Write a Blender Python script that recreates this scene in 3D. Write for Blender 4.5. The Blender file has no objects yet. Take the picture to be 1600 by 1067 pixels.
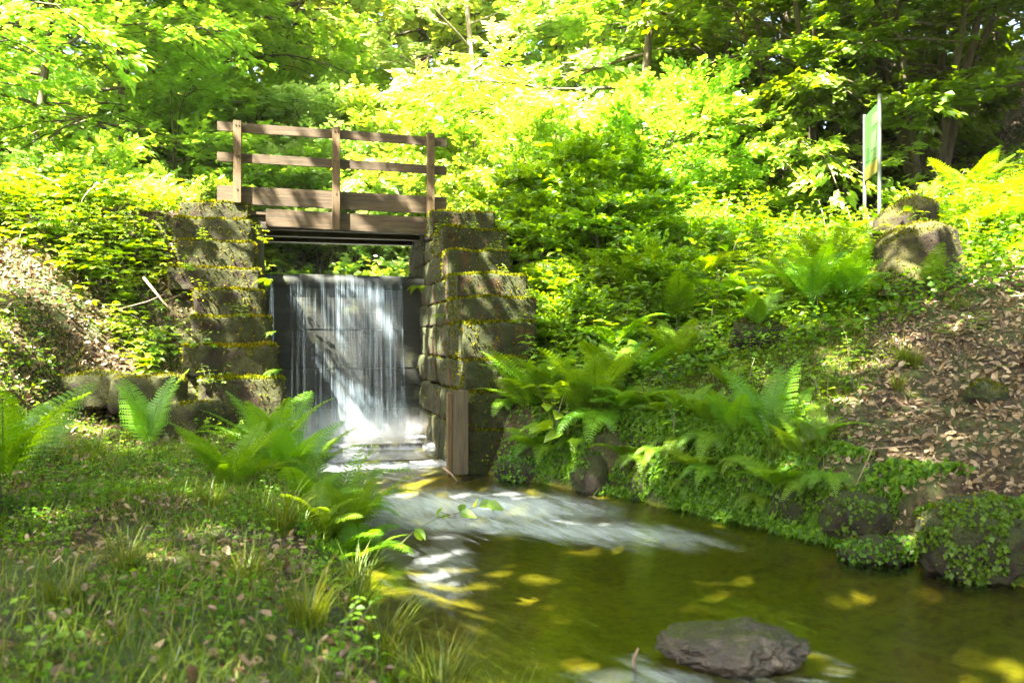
import bpy, bmesh, math, random
import numpy as np
from mathutils import Vector, Matrix, noise as mn

SC = bpy.context.scene
COL = SC.collection
rng = np.random.default_rng(7)
random.seed(7)
F = 1300.0          # focal length in pixels of the 1600 px wide photograph
CAM_H = 1.30
TH = math.radians(15)
CT, ST = math.cos(TH), math.sin(TH)
OX, OY = -2.12, 10.70      # foot of the fall, centre of the sluice

# ------------------------------------------------------------------ helpers
def ss(a, b, x):
    t = np.clip((x - a) / (b - a), 0, 1)
    return t * t * (3 - 2 * t)

def vn(x, y, seed=0):
    x = np.asarray(x, float); y = np.asarray(y, float)
    xi = np.floor(x); yi = np.floor(y); fx = x - xi; fy = y - yi
    fx = fx * fx * (3 - 2 * fx); fy = fy * fy * (3 - 2 * fy)
    def h(a, b):
        v = np.sin(a * 127.1 + b * 311.7 + seed * 74.7) * 43758.5453
        return v - np.floor(v)
    return (h(xi, yi) * (1 - fx) + h(xi + 1, yi) * fx) * (1 - fy) + (h(xi, yi + 1) * (1 - fx) + h(xi + 1, yi + 1) * fx) * fy

def fbm(x, y, seed=0, o=3):
    s = 0; a = .5
    for i in range(o):
        s = s + a * vn(np.asarray(x) * 2 ** i, np.asarray(y) * 2 ** i, seed + i); a *= .5
    return s / (1 - .5 ** o)

def unit(a):
    return a / np.maximum(np.linalg.norm(a, axis=-1, keepdims=True), 1e-9)

def tag(o, label=None, cat=None, group=None, kind=None):
    if label: o['label'] = label
    if cat: o['category'] = cat
    if group: o['group'] = group
    if kind: o['kind'] = kind
    return o

def empty(name, loc=(0, 0, 0), rz=0.0, scale=1.0):
    o = bpy.data.objects.new(name, None); COL.objects.link(o)
    o.location = loc; o.rotation_euler = (0, 0, rz); o.scale = (scale,) * 3
    o.empty_display_size = .1
    return o

def inst(name, me, parent=None, loc=None, rz=0.0, scale=1.0):
    o = bpy.data.objects.new(name, me); COL.objects.link(o)
    if parent: o.parent = parent
    if loc is not None: o.location = loc
    o.rotation_euler = (0, 0, rz)
    if not isinstance(scale, tuple): scale = (scale,) * 3
    o.scale = scale
    return o

MIRROR = set()
def mirrored(o):
    while o is not None:
        if o.name in MIRROR: return True
        o = o.parent
    return False

class Geo:
    def __init__(s): s.V = []; s.F = []; s.n = 0
    def add(s, v, f, rnd=0.0, mat=0):
        v = np.asarray(v, float).reshape(-1, 3); f = np.asarray(f, int)
        if len(f) == 0: return
        r = np.broadcast_to(np.asarray(rnd, float), (len(f),))
        s.F.append((f + s.n, r, np.full(len(f), mat))); s.V.append(v); s.n += len(v)
    def extra(s, f, rnd, mat):       # faces on verts added last (already offset)
        s.F.append((np.asarray(f, int), np.broadcast_to(np.asarray(rnd, float), (len(f),)), np.full(len(f), mat)))
    def mesh(s, name, mats, smooth=False, mirror=False):
        me = bpy.data.meshes.new(name)
        V = np.concatenate(s.V)
        if mirror:
            V = V * np.array([1, -1, 1.0]); s.F = [(f[:, ::-1], r, m) for f, r, m in s.F]
        me.vertices.add(len(V)); me.vertices.foreach_set('co', V.ravel())
        loops = np.concatenate([f.ravel() for f, r, m in s.F])
        tot = np.concatenate([np.full(len(f), f.shape[1]) for f, r, m in s.F])
        me.loops.add(len(loops)); me.loops.foreach_set('vertex_index', loops)
        me.polygons.add(len(tot))
        me.polygons.foreach_set('loop_start', np.concatenate([[0], np.cumsum(tot)[:-1]]))
        me.polygons.foreach_set('loop_total', tot)
        for m in (mats if isinstance(mats, (list, tuple)) else [mats]): me.materials.append(m)
        me.polygons.foreach_set('material_index', np.concatenate([m for f, r, m in s.F]))
        me.polygons.foreach_set('use_smooth', np.full(len(tot), smooth))
        at = me.attributes.new('rnd', 'FLOAT', 'FACE')
        at.data.foreach_set('value', np.concatenate([r for f, r, m in s.F]))
        me.update(calc_edges=True); me.validate()
        return me
    def build(s, name, mats, parent=None, smooth=False):
        return inst(name, s.mesh(name, mats, smooth, mirrored(parent)), parent)

# leaf outlines: along, across, up ; faces
KITE = (np.array([(0, 0, 0), (.42, .5, .07), (1, 0, -.08), (.42, -.5, .07)]), [np.array([[0, 1, 2, 3]])])
OVATE = (np.array([(0, 0, 0), (.33, 0, -.03), (.68, 0, -.05), (1, 0, -.16),
                   (.12, .30, .05), (.40, .50, .07), (.74, .30, .0),
                   (.12, -.30, .05), (.40, -.50, .07), (.74, -.30, .0)]),
         [np.array([[0, 1, 5, 4], [1, 2, 6, 5], [0, 7, 8, 1], [1, 8, 9, 2]]), np.array([[2, 3, 6], [2, 9, 3]])])
CURL = (np.array([(0, 0, 0), (.3, .42, .16), (.35, 0, .03), (.3, -.42, .1), (.75, .36, .22), (.7, 0, .02), (.75, -.36, .16), (1, 0, .14)]),
        [np.array([[0, 2, 1, 1], [0, 3, 2, 2]])[:, :3], np.array([[1, 2, 5, 4], [2, 3, 6, 5]]), np.array([[4, 5, 7], [5, 6, 7]])])

def leaves(g, P, D, N, L, W, tm, rnd, mat=0):
    P = np.asarray(P, float); D = unit(np.asarray(D, float)); N = np.asarray(N, float)
    S = unit(np.cross(N, D)); N = np.cross(D, S)
    n = len(P); t, fs = tm; k = len(t)
    L = np.broadcast_to(L, (n,)); W = np.broadcast_to(W, (n,))
    V = P[:, None] + (t[None, :, 0:1] * L[:, None, None]) * D[:, None] + (t[None, :, 1:2] * W[:, None, None]) * S[:, None] + (t[None, :, 2:3] * L[:, None, None]) * N[:, None]
    base = np.arange(n)[:, None, None] * k
    rnd = np.broadcast_to(rnd, (n,))
    off = g.n
    g.V.append(V.reshape(-1, 3)); g.n += n * k
    for f in fs:
        ff = (base + f[None]).reshape(-1, f.shape[1]) + off
        g.F.append((ff, np.repeat(rnd, len(f)), np.full(len(ff), mat)))

def blades(g, P, az, L, bend, W, rnd, mat=0, lev=4):
    n = len(P); P = np.asarray(P, float)
    d = np.stack([np.cos(az), np.sin(az), 0 * az], 1); s = np.stack([-np.sin(az), np.cos(az), 0 * az], 1)
    V = []
    for i in range(lev):
        t = i / lev
        c = P + d * (L * bend * t ** 1.8)[:, None]; c[:, 2] += L * (t - bend * .62 * t * t)
        w = (W * (1 - t ** 1.6) * .5)[:, None]
        V += [c - s * w, c + s * w]
    c = P + d * (L * bend)[:, None]; c[:, 2] += L * (1 - bend * .62)
    V.append(c)
    k = 2 * lev + 1
    V = np.stack(V, 1).reshape(-1, 3)
    off = g.n; g.V.append(V); g.n += len(V)
    b = np.arange(n)[:, None, None] * k + off
    q = np.array([[2 * i, 2 * i + 1, 2 * i + 3, 2 * i + 2] for i in range(lev - 1)])
    g.F.append(((b + q).reshape(-1, 4), np.repeat(rnd, lev - 1), np.full(n * (lev - 1), mat)))
    g.F.append(((b + np.array([[k - 3, k - 2, k - 1]])).reshape(-1, 3), np.asarray(rnd, float), np.full(n, mat)))

def tube(g, pts, rad, sides=6, rnd=.5, mat=0, cap=True):
    pts = np.asarray(pts, float); m = len(pts); rad = np.broadcast_to(rad, (m,))
    T = unit(np.gradient(pts, axis=0))
    ref = np.array([0, 0, 1.0]) if abs(T[0, 2]) < .8 else np.array([1.0, 0, 0])
    A = unit(np.cross(T, ref)); B = np.cross(T, A)
    a = np.arange(sides) * 2 * math.pi / sides
    V = pts[:, None] + rad[:, None, None] * (np.cos(a)[None, :, None] * A[:, None] + np.sin(a)[None, :, None] * B[:, None])
    f = []
    for i in range(m - 1):
        for j in range(sides):
            j2 = (j + 1) % sides
            f.append((i * sides + j, i * sides + j2, (i + 1) * sides + j2, (i + 1) * sides + j))
    g.add(V.reshape(-1, 3), f, rnd, mat)
    if cap and sides == 6:
        off = g.n - m * sides
        g.extra([[off + j for j in reversed(range(sides))], [off + (m - 1) * sides + j for j in range(sides)]], rnd, mat)

# ------------------------------------------------------------------ materials
def newmat(name):
    m = bpy.data.materials.new(name); m.use_nodes = True
    nt = m.node_tree; nt.nodes.clear()
    out = nt.nodes.new('ShaderNodeOutputMaterial')
    return m, nt, out
def nd(nt, t, **kw):
    n = nt.nodes.new('ShaderNode' + t)
    for k, v in kw.items():
        if k.startswith('i_'):
            key = k[2:]
            n.inputs[int(key) if key.isdigit() else key].default_value = v
        else: setattr(n, k, v)
    return n
def ramp(nt, src, stops, interp='LINEAR'):
    r = nt.nodes.new('ShaderNodeValToRGB'); r.color_ramp.interpolation = interp
    el = r.color_ramp.elements
    while len(el) < len(stops): el.new(.5)
    for e, (p, c) in zip(el, stops):
        e.position = p; e.color = (*c, 1) if len(c) == 3 else c
    if src is not None: nt.links.new(src, r.inputs[0])
    return r.outputs[0]
def G3(v): return (v, v, v)
def mapping(nt, vec, scale=(1, 1, 1), loc=(0, 0, 0)):
    m = nd(nt, 'Mapping'); m.inputs['Scale'].default_value = scale; m.inputs['Location'].default_value = loc
    nt.links.new(vec, m.inputs['Vector']); return m.outputs[0]
def noise_tex(nt, vec, scale, detail=4, rough=.55, dist=0.0):
    n = nd(nt, 'TexNoise'); n.inputs['Scale'].default_value = scale; n.inputs['Detail'].default_value = detail
    n.inputs['Roughness'].default_value = rough; n.inputs['Distortion'].default_value = dist
    if vec is not None: nt.links.new(vec, n.inputs['Vector'])
    return n.outputs['Fac']
def mixc(nt, fac, a, b, blend='MIX'):
    m = nd(nt, 'Mix', data_type='RGBA', blend_type=blend)
    for s, i in ((fac, 0), (a, 6), (b, 7)):
        if isinstance(s, (int, float)): m.inputs[i].default_value = s
        elif isinstance(s, tuple): m.inputs[i].default_value = (*s, 1)
        else: nt.links.new(s, m.inputs[i])
    return m.outputs[2]
def math_(nt, op, a, b=0.0, clamp=False):
    m = nd(nt, 'Math', operation=op); m.use_clamp = clamp
    for s, i in ((a, 0), (b, 1)):
        if isinstance(s, (int, float)): m.inputs[i].default_value = s
        else: nt.links.new(s, m.inputs[i])
    return m.outputs[0]
def maprange(nt, v, a, b, c=0.0, d=1.0):
    m = nd(nt, 'MapRange', interpolation_type='SMOOTHSTEP'); nt.links.new(v, m.inputs[0])
    for i, x in enumerate((a, b, c, d)): m.inputs[i + 1].default_value = x
    return m.outputs[0]

def leaf_mat(name, stops, tr=1.9, trmix=.45, gloss=.05, rough=.42, objvar=.25):
    m, nt, out = newmat(name)
    at = nd(nt, 'Attribute', attribute_name='rnd')
    col = ramp(nt, at.outputs['Fac'], stops)
    oi = nd(nt, 'ObjectInfo')
    hv = nd(nt, 'HueSaturation')
    nt.links.new(col, hv.inputs['Color'])
    nt.links.new(math_(nt, 'ADD', math_(nt, 'MULTIPLY', oi.outputs['Random'], objvar), 1 - objvar / 2), hv.inputs['Value'])
    nt.links.new(math_(nt, 'ADD', math_(nt, 'MULTIPLY', oi.outputs['Random'], .03), .485), hv.inputs['Hue'])
    col = hv.outputs[0]
    d = nd(nt, 'BsdfDiffuse'); nt.links.new(col, d.inputs[0])
    t = nd(nt, 'BsdfTranslucent')
    tc = nd(nt, 'HueSaturation'); tc.inputs['Value'].default_value = tr; tc.inputs['Hue'].default_value = .478; tc.inputs['Saturation'].default_value = 1.08
    nt.links.new(col, tc.inputs['Color']); nt.links.new(tc.outputs[0], t.inputs[0])
    mx = nd(nt, 'MixShader', i_0=trmix); nt.links.new(d.outputs[0], mx.inputs[1]); nt.links.new(t.outputs[0], mx.inputs[2])
    g = nd(nt, 'BsdfGlossy'); g.inputs['Roughness'].default_value = rough; g.inputs[0].default_value = (.9, .95, 1, 1)
    m2 = nd(nt, 'MixShader', i_0=gloss); nt.links.new(mx.outputs[0], m2.inputs[1]); nt.links.new(g.outputs[0], m2.inputs[2])
    nt.links.new(m2.outputs[0], out.inputs[0])
    return m

M = {}
M['leaf_far'] = leaf_mat('sunny_tree_leaf', [(0, (0.140, 0.267, 0.029)), (.5, (0.226, 0.373, 0.040)), (1, (0.352, 0.480, 0.064))], tr=1.7)  # background leaf colour raised to carry overexposed brightness
M['leaf_yellow'] = leaf_mat('yellow_tree_leaf', [(0, (0.205, 0.288, 0.033)), (.6, (0.301, 0.380, 0.048)), (1, (0.410, 0.439, 0.077))], tr=1.6)  # yellow lifted too, overexposure put into the colour
M['leaf_pale'] = leaf_mat('pale_tree_leaf', [(0, (0.192, 0.347, 0.067)), (.5, (0.319, 0.467, 0.116)), (1, (0.512, 0.623, 0.251))], tr=1.5, gloss=.07)  # part of this paleness is overexposed light put into the colour
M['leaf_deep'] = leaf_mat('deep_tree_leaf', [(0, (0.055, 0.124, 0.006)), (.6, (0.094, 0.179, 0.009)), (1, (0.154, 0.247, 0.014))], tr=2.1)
M['herb'] = leaf_mat('herb_leaf', [(0, (0.082, 0.184, 0.008)), (.5, (0.141, 0.273, 0.010)), (1, (0.224, 0.368, 0.016))], tr=2.0, gloss=.05)
M['bramble'] = leaf_mat('bramble_leaf', [(0, (0.099, 0.187, 0.010)), (.6, (0.165, 0.283, 0.012)), (1, (0.253, 0.372, 0.024))], tr=1.9, gloss=.06)
M['fern'] = leaf_mat('fern_frond', [(0, (0.084, 0.186, 0.007)), (.5, (0.126, 0.251, 0.008)), (.86, (0.185, 0.318, 0.011)), (1, (0.216, 0.145, 0.040))], tr=2.0, gloss=.03)
M['grass'] = leaf_mat('grass_blade', [(0, (0.054, 0.090, 0.010)), (.5, (0.097, 0.152, 0.010)), (.85, (0.161, 0.208, 0.018)), (1, (0.229, 0.230, 0.050))], tr=1.7, gloss=.02, rough=.45)
M['cover'] = leaf_mat('ground_cover_leaf', [(0, (0.043, 0.108, 0.006)), (.5, (0.090, 0.186, 0.009)), (1, (0.168, 0.285, 0.015))], tr=1.8, gloss=.015)
M['moss'] = leaf_mat('sunlit_moss_tuft', [(0, (.03, .042, .002)), (.5, (.11, .125, .005)), (1, (.26, .23, .018))], tr=1.5, gloss=.0, objvar=.1)  # real moss, with brighter tips standing in for sunlit edges
M['litter'] = leaf_mat('fallen_leaf', [(0, (.055, .033, .014)), (.35, (.15, .098, .044)), (.7, (.27, .19, .095)), (1, (.42, .32, .19))], tr=1.1, trmix=.2, gloss=.04, objvar=.0)

def bark_mat(name, a, b):
    m, nt, out = newmat(name)
    tc = nd(nt, 'TexCoord')
    n1 = noise_tex(nt, mapping(nt, tc.outputs['Object'], (6, 6, 1.2)), 5, 5)
    n2 = noise_tex(nt, tc.outputs['Object'], 1.3, 2)
    c = mixc(nt, ramp(nt, n1, [(.3, G3(0)), (.7, G3(1))]), a, b)
    c = mixc(nt, ramp(nt, n2, [(.5, G3(0)), (.7, G3(.6))]), c, (.06, .07, .02))
    p = nd(nt, 'BsdfPrincipled'); p.inputs['Roughness'].default_value = .85
    nt.links.new(c, p.inputs['Base Color'])
    bu = nd(nt, 'Bump'); bu.inputs['Strength'].default_value = .6; bu.inputs['Distance'].default_value = .02
    nt.links.new(n1, bu.inputs['Height']); nt.links.new(bu.outputs[0], p.inputs['Normal'])
    nt.links.new(p.outputs[0], out.inputs[0]); return m
M['bark'] = bark_mat('tree_bark', (.035, .025, .013), (.10, .075, .045))
M['bark_pale'] = bark_mat('pale_bark', (.12, .09, .06), (.30, .24, .17))
M['stem'] = leaf_mat('green_stem', [(0, (.06, .08, .015)), (1, (.13, .12, .03))], tr=1.2, trmix=.2)
M['twig'] = bark_mat('dry_twig', (.16, .10, .06), (.34, .24, .15))

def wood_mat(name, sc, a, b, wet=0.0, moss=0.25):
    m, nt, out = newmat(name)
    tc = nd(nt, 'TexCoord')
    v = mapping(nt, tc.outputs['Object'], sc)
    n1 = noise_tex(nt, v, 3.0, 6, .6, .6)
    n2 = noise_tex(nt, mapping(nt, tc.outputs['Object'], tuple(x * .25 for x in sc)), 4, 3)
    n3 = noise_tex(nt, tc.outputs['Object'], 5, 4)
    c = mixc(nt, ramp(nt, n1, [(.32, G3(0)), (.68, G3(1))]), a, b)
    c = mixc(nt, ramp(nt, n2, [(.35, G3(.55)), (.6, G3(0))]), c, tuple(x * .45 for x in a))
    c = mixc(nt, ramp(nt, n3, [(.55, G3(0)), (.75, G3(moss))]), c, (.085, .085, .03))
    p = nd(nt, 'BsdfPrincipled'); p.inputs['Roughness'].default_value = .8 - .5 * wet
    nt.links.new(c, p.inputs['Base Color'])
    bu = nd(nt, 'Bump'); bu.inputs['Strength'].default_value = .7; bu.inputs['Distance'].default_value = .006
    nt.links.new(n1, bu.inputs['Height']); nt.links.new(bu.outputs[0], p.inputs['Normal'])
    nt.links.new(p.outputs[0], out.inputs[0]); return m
M['wood_h'] = wood_mat('weathered_board', (1.2, 22, 22), (.036, .024, .010), (.105, .070, .030))
M['wood_v'] = wood_mat('weathered_post', (22, 22, 1.2), (.06, .038, .014), (.16, .10, .038))
M['wood_dark'] = wood_mat('dark_beam', (1.2, 20, 20), (.02, .014, .009), (.055, .04, .026))
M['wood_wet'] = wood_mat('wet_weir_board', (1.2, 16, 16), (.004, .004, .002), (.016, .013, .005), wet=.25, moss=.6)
M['wood_pale'] = wood_mat('pale_board', (24, 24, 1.0), (.05, .038, .018), (.13, .10, .05))

def stone_mat(name, base, dark, mossc, moss_lo, moss_hi, streak=False, wet=0.0, bump=.03):
    m, nt, out = newmat(name)
    tc = nd(nt, 'TexCoord'); ob = tc.outputs['Object']
    geo = nd(nt, 'NewGeometry')
    sx = nd(nt, 'SeparateXYZ'); nt.links.new(geo.outputs['Normal'], sx.inputs[0])
    n1 = noise_tex(nt, ob, 9, 6, .65)
    n2 = noise_tex(nt, ob, 2.3, 3)
    n3 = noise_tex(nt, ob, 45, 4, .7)
    nm = noise_tex(nt, mapping(nt, ob, (7, 7, .8) if streak else (3, 3, 3)), 1.0 if streak else 1.6, 5, .65, .4)
    c = mixc(nt, ramp(nt, n1, [(.33, G3(0)), (.68, G3(1))]), dark, base)
    c = mixc(nt, ramp(nt, n3, [(.35, G3(.55)), (.6, G3(0))]), c, tuple(x * .4 for x in dark))
    c = mixc(nt, ramp(nt, n2, [(.5, G3(0)), (.75, G3(.5))]), c, tuple(min(1, x * 1.5) for x in base))
    mf = math_(nt, 'ADD', nm, math_(nt, 'MULTIPLY', sx.outputs['Z'], .30))
    mf = math_(nt, 'ADD', mf, math_(nt, 'MULTIPLY', math_(nt, 'SUBTRACT', n3, .5), .35))
    mf = maprange(nt, mf, moss_lo, moss_hi)
    mc = mixc(nt, ramp(nt, n1, [(.3, G3(0)), (.7, G3(1))]), tuple(x * .45 for x in mossc), mossc)
    c = mixc(nt, mf, c, mc)
    p = nd(nt, 'BsdfPrincipled'); p.inputs['Roughness'].default_value = .9 - .55 * wet
    nt.links.new(c, p.inputs['Base Color'])
    h = math_(nt, 'ADD', n1, math_(nt, 'MULTIPLY', n3, .5))
    bu = nd(nt, 'Bump'); bu.inputs['Strength'].default_value = .9; bu.inputs['Distance'].default_value = bump
    nt.links.new(h, bu.inputs['Height']); nt.links.new(bu.outputs[0], p.inputs['Normal'])
    nt.links.new(p.outputs[0], out.inputs[0]); return m
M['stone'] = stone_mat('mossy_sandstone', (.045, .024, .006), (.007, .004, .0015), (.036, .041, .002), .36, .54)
M['stone_streak'] = stone_mat('sun_moss_streaked_sandstone', (.09, .042, .008), (.008, .005, .0015), (.028, .036, .002), .35, .50, streak=True)  # moss streaks are real; orange base also paints the sunlit streaks
M['boulder'] = stone_mat('bank_boulder', (.034, .021, .009), (.008, .005, .0025), (.028, .038, .002), .36, .56)
M['stump'] = stone_mat('mossy_stump_bark', (.036, .020, .006), (.007, .004, .0015), (.048, .046, .003), .40, .66)
M['riverstone'] = stone_mat('stream_stone', (.085, .066, .042), (.014, .010, .006), (.03, .032, .008), .66, .95, wet=.85, bump=.02)

def ground_mat():
    m, nt, out = newmat('forest_floor')
    tc = nd(nt, 'TexCoord'); ob = tc.outputs['Object']
    n1 = noise_tex(nt, ob, 22, 6, .7); n2 = noise_tex(nt, ob, 1.1, 4); n3 = noise_tex(nt, ob, 4, 4)
    c = ramp(nt, n1, [(.3, (.010, .006, .003)), (.5, (.040, .023, .010)), (.72, (.12, .074, .036))])
    g = ramp(nt, n1, [(.3, (.02, .035, .005)), (.7, (.07, .10, .014))])
    c = mixc(nt, maprange(nt, math_(nt, 'ADD', n2, math_(nt, 'MULTIPLY', n3, .4)), .58, .82), c, g)
    # below the waterline: silt and algae, with bright tree reflections put into the green
    b1 = noise_tex(nt, ob, 1.6, 4, .6, .5); b2 = noise_tex(nt, ob, 14, 4)
    b = ramp(nt, b1, [(.3, (.11, .13, .005)), (.5, (.18, .21, .008)), (.64, (.21, .20, .012)), (.8, (.20, .13, .02))])
    b = mixc(nt, ramp(nt, b2, [(.45, G3(0)), (.65, G3(.5))]), b, (.035, .03, .012))
    sz = nd(nt, 'SeparateXYZ'); nt.links.new(ob, sz.inputs[0])
    zz = math_(nt, 'ADD', sz.outputs['Z'], math_(nt, 'MULTIPLY', math_(nt, 'SUBTRACT', n3, .5), .06))
    c = mixc(nt, maprange(nt, zz, .05, .0), c, b)
    p = nd(nt, 'BsdfPrincipled'); p.inputs['Roughness'].default_value = .95
    nt.links.new(c, p.inputs['Base Color'])
    bu = nd(nt, 'Bump'); bu.inputs['Strength'].default_value = 1; bu.inputs['Distance'].default_value = .03
    nt.links.new(n1, bu.inputs['Height']); nt.links.new(bu.outputs[0], p.inputs['Normal'])
    nt.links.new(p.outputs[0], out.inputs[0]); return m
M['ground'] = ground_mat()

def water_mat():
    m, nt, out = newmat('stream_water')
    uv = nd(nt, 'UVMap', uv_map='flow')
    at = nd(nt, 'Attribute', attribute_name='foam')
    v1 = mapping(nt, uv.outputs[0], (1.3, 7, 1)); v2 = mapping(nt, uv.outputs[0], (.8, 2.2, 1), (3, 1, 0)); v3 = mapping(nt, uv.outputs[0], (5, 26, 1))
    a = noise_tex(nt, v1, 1.6, 5, .62, .7); b = noise_tex(nt, v2, 1.2, 3, .5, .9); c3 = noise_tex(nt, v3, 1.5, 4, .6, .4)
    s = math_(nt, 'ADD', math_(nt, 'MULTIPLY', a, .55), math_(nt, 'ADD', math_(nt, 'MULTIPLY', b, .35), math_(nt, 'MULTIPLY', c3, .25)))
    s = math_(nt, 'ADD', s, math_(nt, 'MULTIPLY', math_(nt, 'SUBTRACT', at.outputs['Fac'], .5), .62))
    foam = maprange(nt, s, .40, 1.2, 0, .75)
    bu = nd(nt, 'Bump'); bu.inputs['Strength'].default_value = .18; bu.inputs['Distance'].default_value = .06
    nt.links.new(math_(nt, 'ADD', math_(nt, 'MULTIPLY', a, .6), math_(nt, 'ADD', b, math_(nt, 'MULTIPLY', c3, .15))), bu.inputs['Height'])
    fr = nd(nt, 'Fresnel', i_IOR=1.45); nt.links.new(bu.outputs[0], fr.inputs['Normal'])
    tr = nd(nt, 'BsdfTransparent'); tr.inputs[0].default_value = (.80, .74, .42, 1)
    gl = nd(nt, 'BsdfGlossy'); gl.inputs['Roughness'].default_value = .10; gl.inputs[0].default_value = (1, 1, 1, 1)
    nt.links.new(bu.outputs[0], gl.inputs['Normal'])
    mx = nd(nt, 'MixShader'); nt.links.new(fr.outputs[0], mx.inputs[0]); nt.links.new(tr.outputs[0], mx.inputs[1]); nt.links.new(gl.outputs[0], mx.inputs[2])
    df = nd(nt, 'BsdfDiffuse'); df.inputs[0].default_value = (.62, .68, .70, 1)
    m2 = nd(nt, 'MixShader'); nt.links.new(foam, m2.inputs[0]); nt.links.new(mx.outputs[0], m2.inputs[1]); nt.links.new(df.outputs[0], m2.inputs[2])
    nt.links.new(m2.outputs[0], out.inputs[0]); return m
M['water'] = water_mat()

def fall_mat():
    m, nt, out = newmat('falling_water')
    uv = nd(nt, 'UVMap', uv_map='flow')
    sx = nd(nt, 'SeparateXYZ'); nt.links.new(uv.outputs[0], sx.inputs[0])
    a = noise_tex(nt, mapping(nt, uv.outputs[0], (32, .5, 1)), 1.4, 4, .65, .25)
    b = noise_tex(nt, mapping(nt, uv.outputs[0], (5, .35, 1), (2, 0, 0)), 1.5, 2)
    c = noise_tex(nt, mapping(nt, uv.outputs[0], (9, 2.2, 1), (5, 0, 0)), 1.5, 4)
    s = math_(nt, 'ADD', math_(nt, 'MULTIPLY', a, .75), math_(nt, 'MULTIPLY', b, .45))
    low = maprange(nt, sx.outputs['Y'], .75, .25)          # breaks up into white water near the foot
    s = math_(nt, 'ADD', s, math_(nt, 'MULTIPLY', low, math_(nt, 'MULTIPLY', c, .42)))
    at = nd(nt, 'Attribute', attribute_name='dens')
    s = math_(nt, 'ADD', s, math_(nt, 'MULTIPLY', math_(nt, 'SUBTRACT', at.outputs['Fac'], .5), .55))
    al = math_(nt, 'MULTIPLY', maprange(nt, s, .64, 1.08, .0, .64), maprange(nt, sx.outputs['Y'], 2.06, 1.94, .3, 1.0))
    tr = nd(nt, 'BsdfTransparent'); tr.inputs[0].default_value = (.95, .97, .97, 1)
    df = nd(nt, 'BsdfDiffuse'); df.inputs[0].default_value = (.42, .54, .62, 1)  # bluish colour stands in for reflected sky
    tl = nd(nt, 'BsdfTranslucent'); tl.inputs[0].default_value = (.45, .55, .6, 1)
    gl = nd(nt, 'BsdfGlossy'); gl.inputs['Roughness'].default_value = .25
    x1 = nd(nt, 'MixShader', i_0=.3); nt.links.new(df.outputs[0], x1.inputs[1]); nt.links.new(tl.outputs[0], x1.inputs[2])
    x2 = nd(nt, 'MixShader', i_0=.25); nt.links.new(x1.outputs[0], x2.inputs[1]); nt.links.new(gl.outputs[0], x2.inputs[2])
    mx = nd(nt, 'MixShader'); nt.links.new(al, mx.inputs[0]); nt.links.new(tr.outputs[0], mx.inputs[1]); nt.links.new(x2.outputs[0], mx.inputs[2])
    nt.links.new(mx.outputs[0], out.inputs[0]); return m
M['fall'] = fall_mat()
def spray_mat():
    m, nt, out = newmat('spray_mist')
    tc = nd(nt, 'TexCoord'); ob = tc.outputs['Object']
    sx = nd(nt, 'SeparateXYZ'); nt.links.new(ob, sx.inputs[0])
    n = noise_tex(nt, mapping(nt, ob, (4.5, 3, 3)), 1.2, 3)
    hgt = maprange(nt, sx.outputs['Z'], .62, .02)
    d = math_(nt, 'MULTIPLY', math_(nt, 'MULTIPLY', hgt, hgt), maprange(nt, n, .36, .68))
    v = nd(nt, 'VolumePrincipled'); v.inputs['Color'].default_value = (.95, .97, .97, 1); v.inputs['Anisotropy'].default_value = .1
    nt.links.new(math_(nt, 'MULTIPLY', d, 4.5), v.inputs['Density'])
    nt.links.new(v.outputs[0], out.inputs['Volume']); return m
M['spray'] = spray_mat()
def plain(name, col, rough=.5, metal=0.0):
    m, nt, out = newmat(name); tc = nd(nt, 'TexCoord')
    n = noise_tex(nt, tc.outputs['Object'], 12, 4)
    c = mixc(nt, ramp(nt, n, [(.3, G3(0)), (.7, G3(1))]), tuple(x * .82 for x in col), col)
    p = nd(nt, 'BsdfPrincipled'); p.inputs['Roughness'].default_value = rough; p.inputs['Metallic'].default_value = metal
    nt.links.new(c, p.inputs['Base Color']); nt.links.new(p.outputs[0], out.inputs[0]); return m

# ------------------------------------------------------------------ terrain
LY = [-6, 0, 1.5, 2.0, 2.35, 2.8, 3.37, 4.4, 6.2, 7.5, 8.0, 8.4, 8.8, 10.5, 14, 60]
LXv = [9, 3.6, .95, .32, .0, -.30, -.55, -.88, -1.45, -1.75, -1.92, -2.12, -2.5, -3.2, -4.3, -16]
RY = [-6, 0, 2.5, 3.5, 4.37, 4.87, 5.5, 6.84, 7.8, 8.1, 8.4, 10.98, 12.4, 18, 30, 80]
RXv = [16, 8, 4.2, 3.3, 2.69, 2.40, 1.9, 1.05, .05, -.22, -.34, -1.04, -1.5, -3.0, -6, -16]
def to_uv(x, y):
    dx = x - OX; dy = y - OY
    return dx * CT + dy * ST, dx * ST - dy * CT
def from_uv(u, v):
    return OX + u * CT + v * ST, OY + u * ST - v * CT
def smax(a, b, k=.25):
    h = np.clip(.5 + .5 * (a - b) / k, 0, 1)
    return b * (1 - h) + a * h + k * h * (1 - h)
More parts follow.
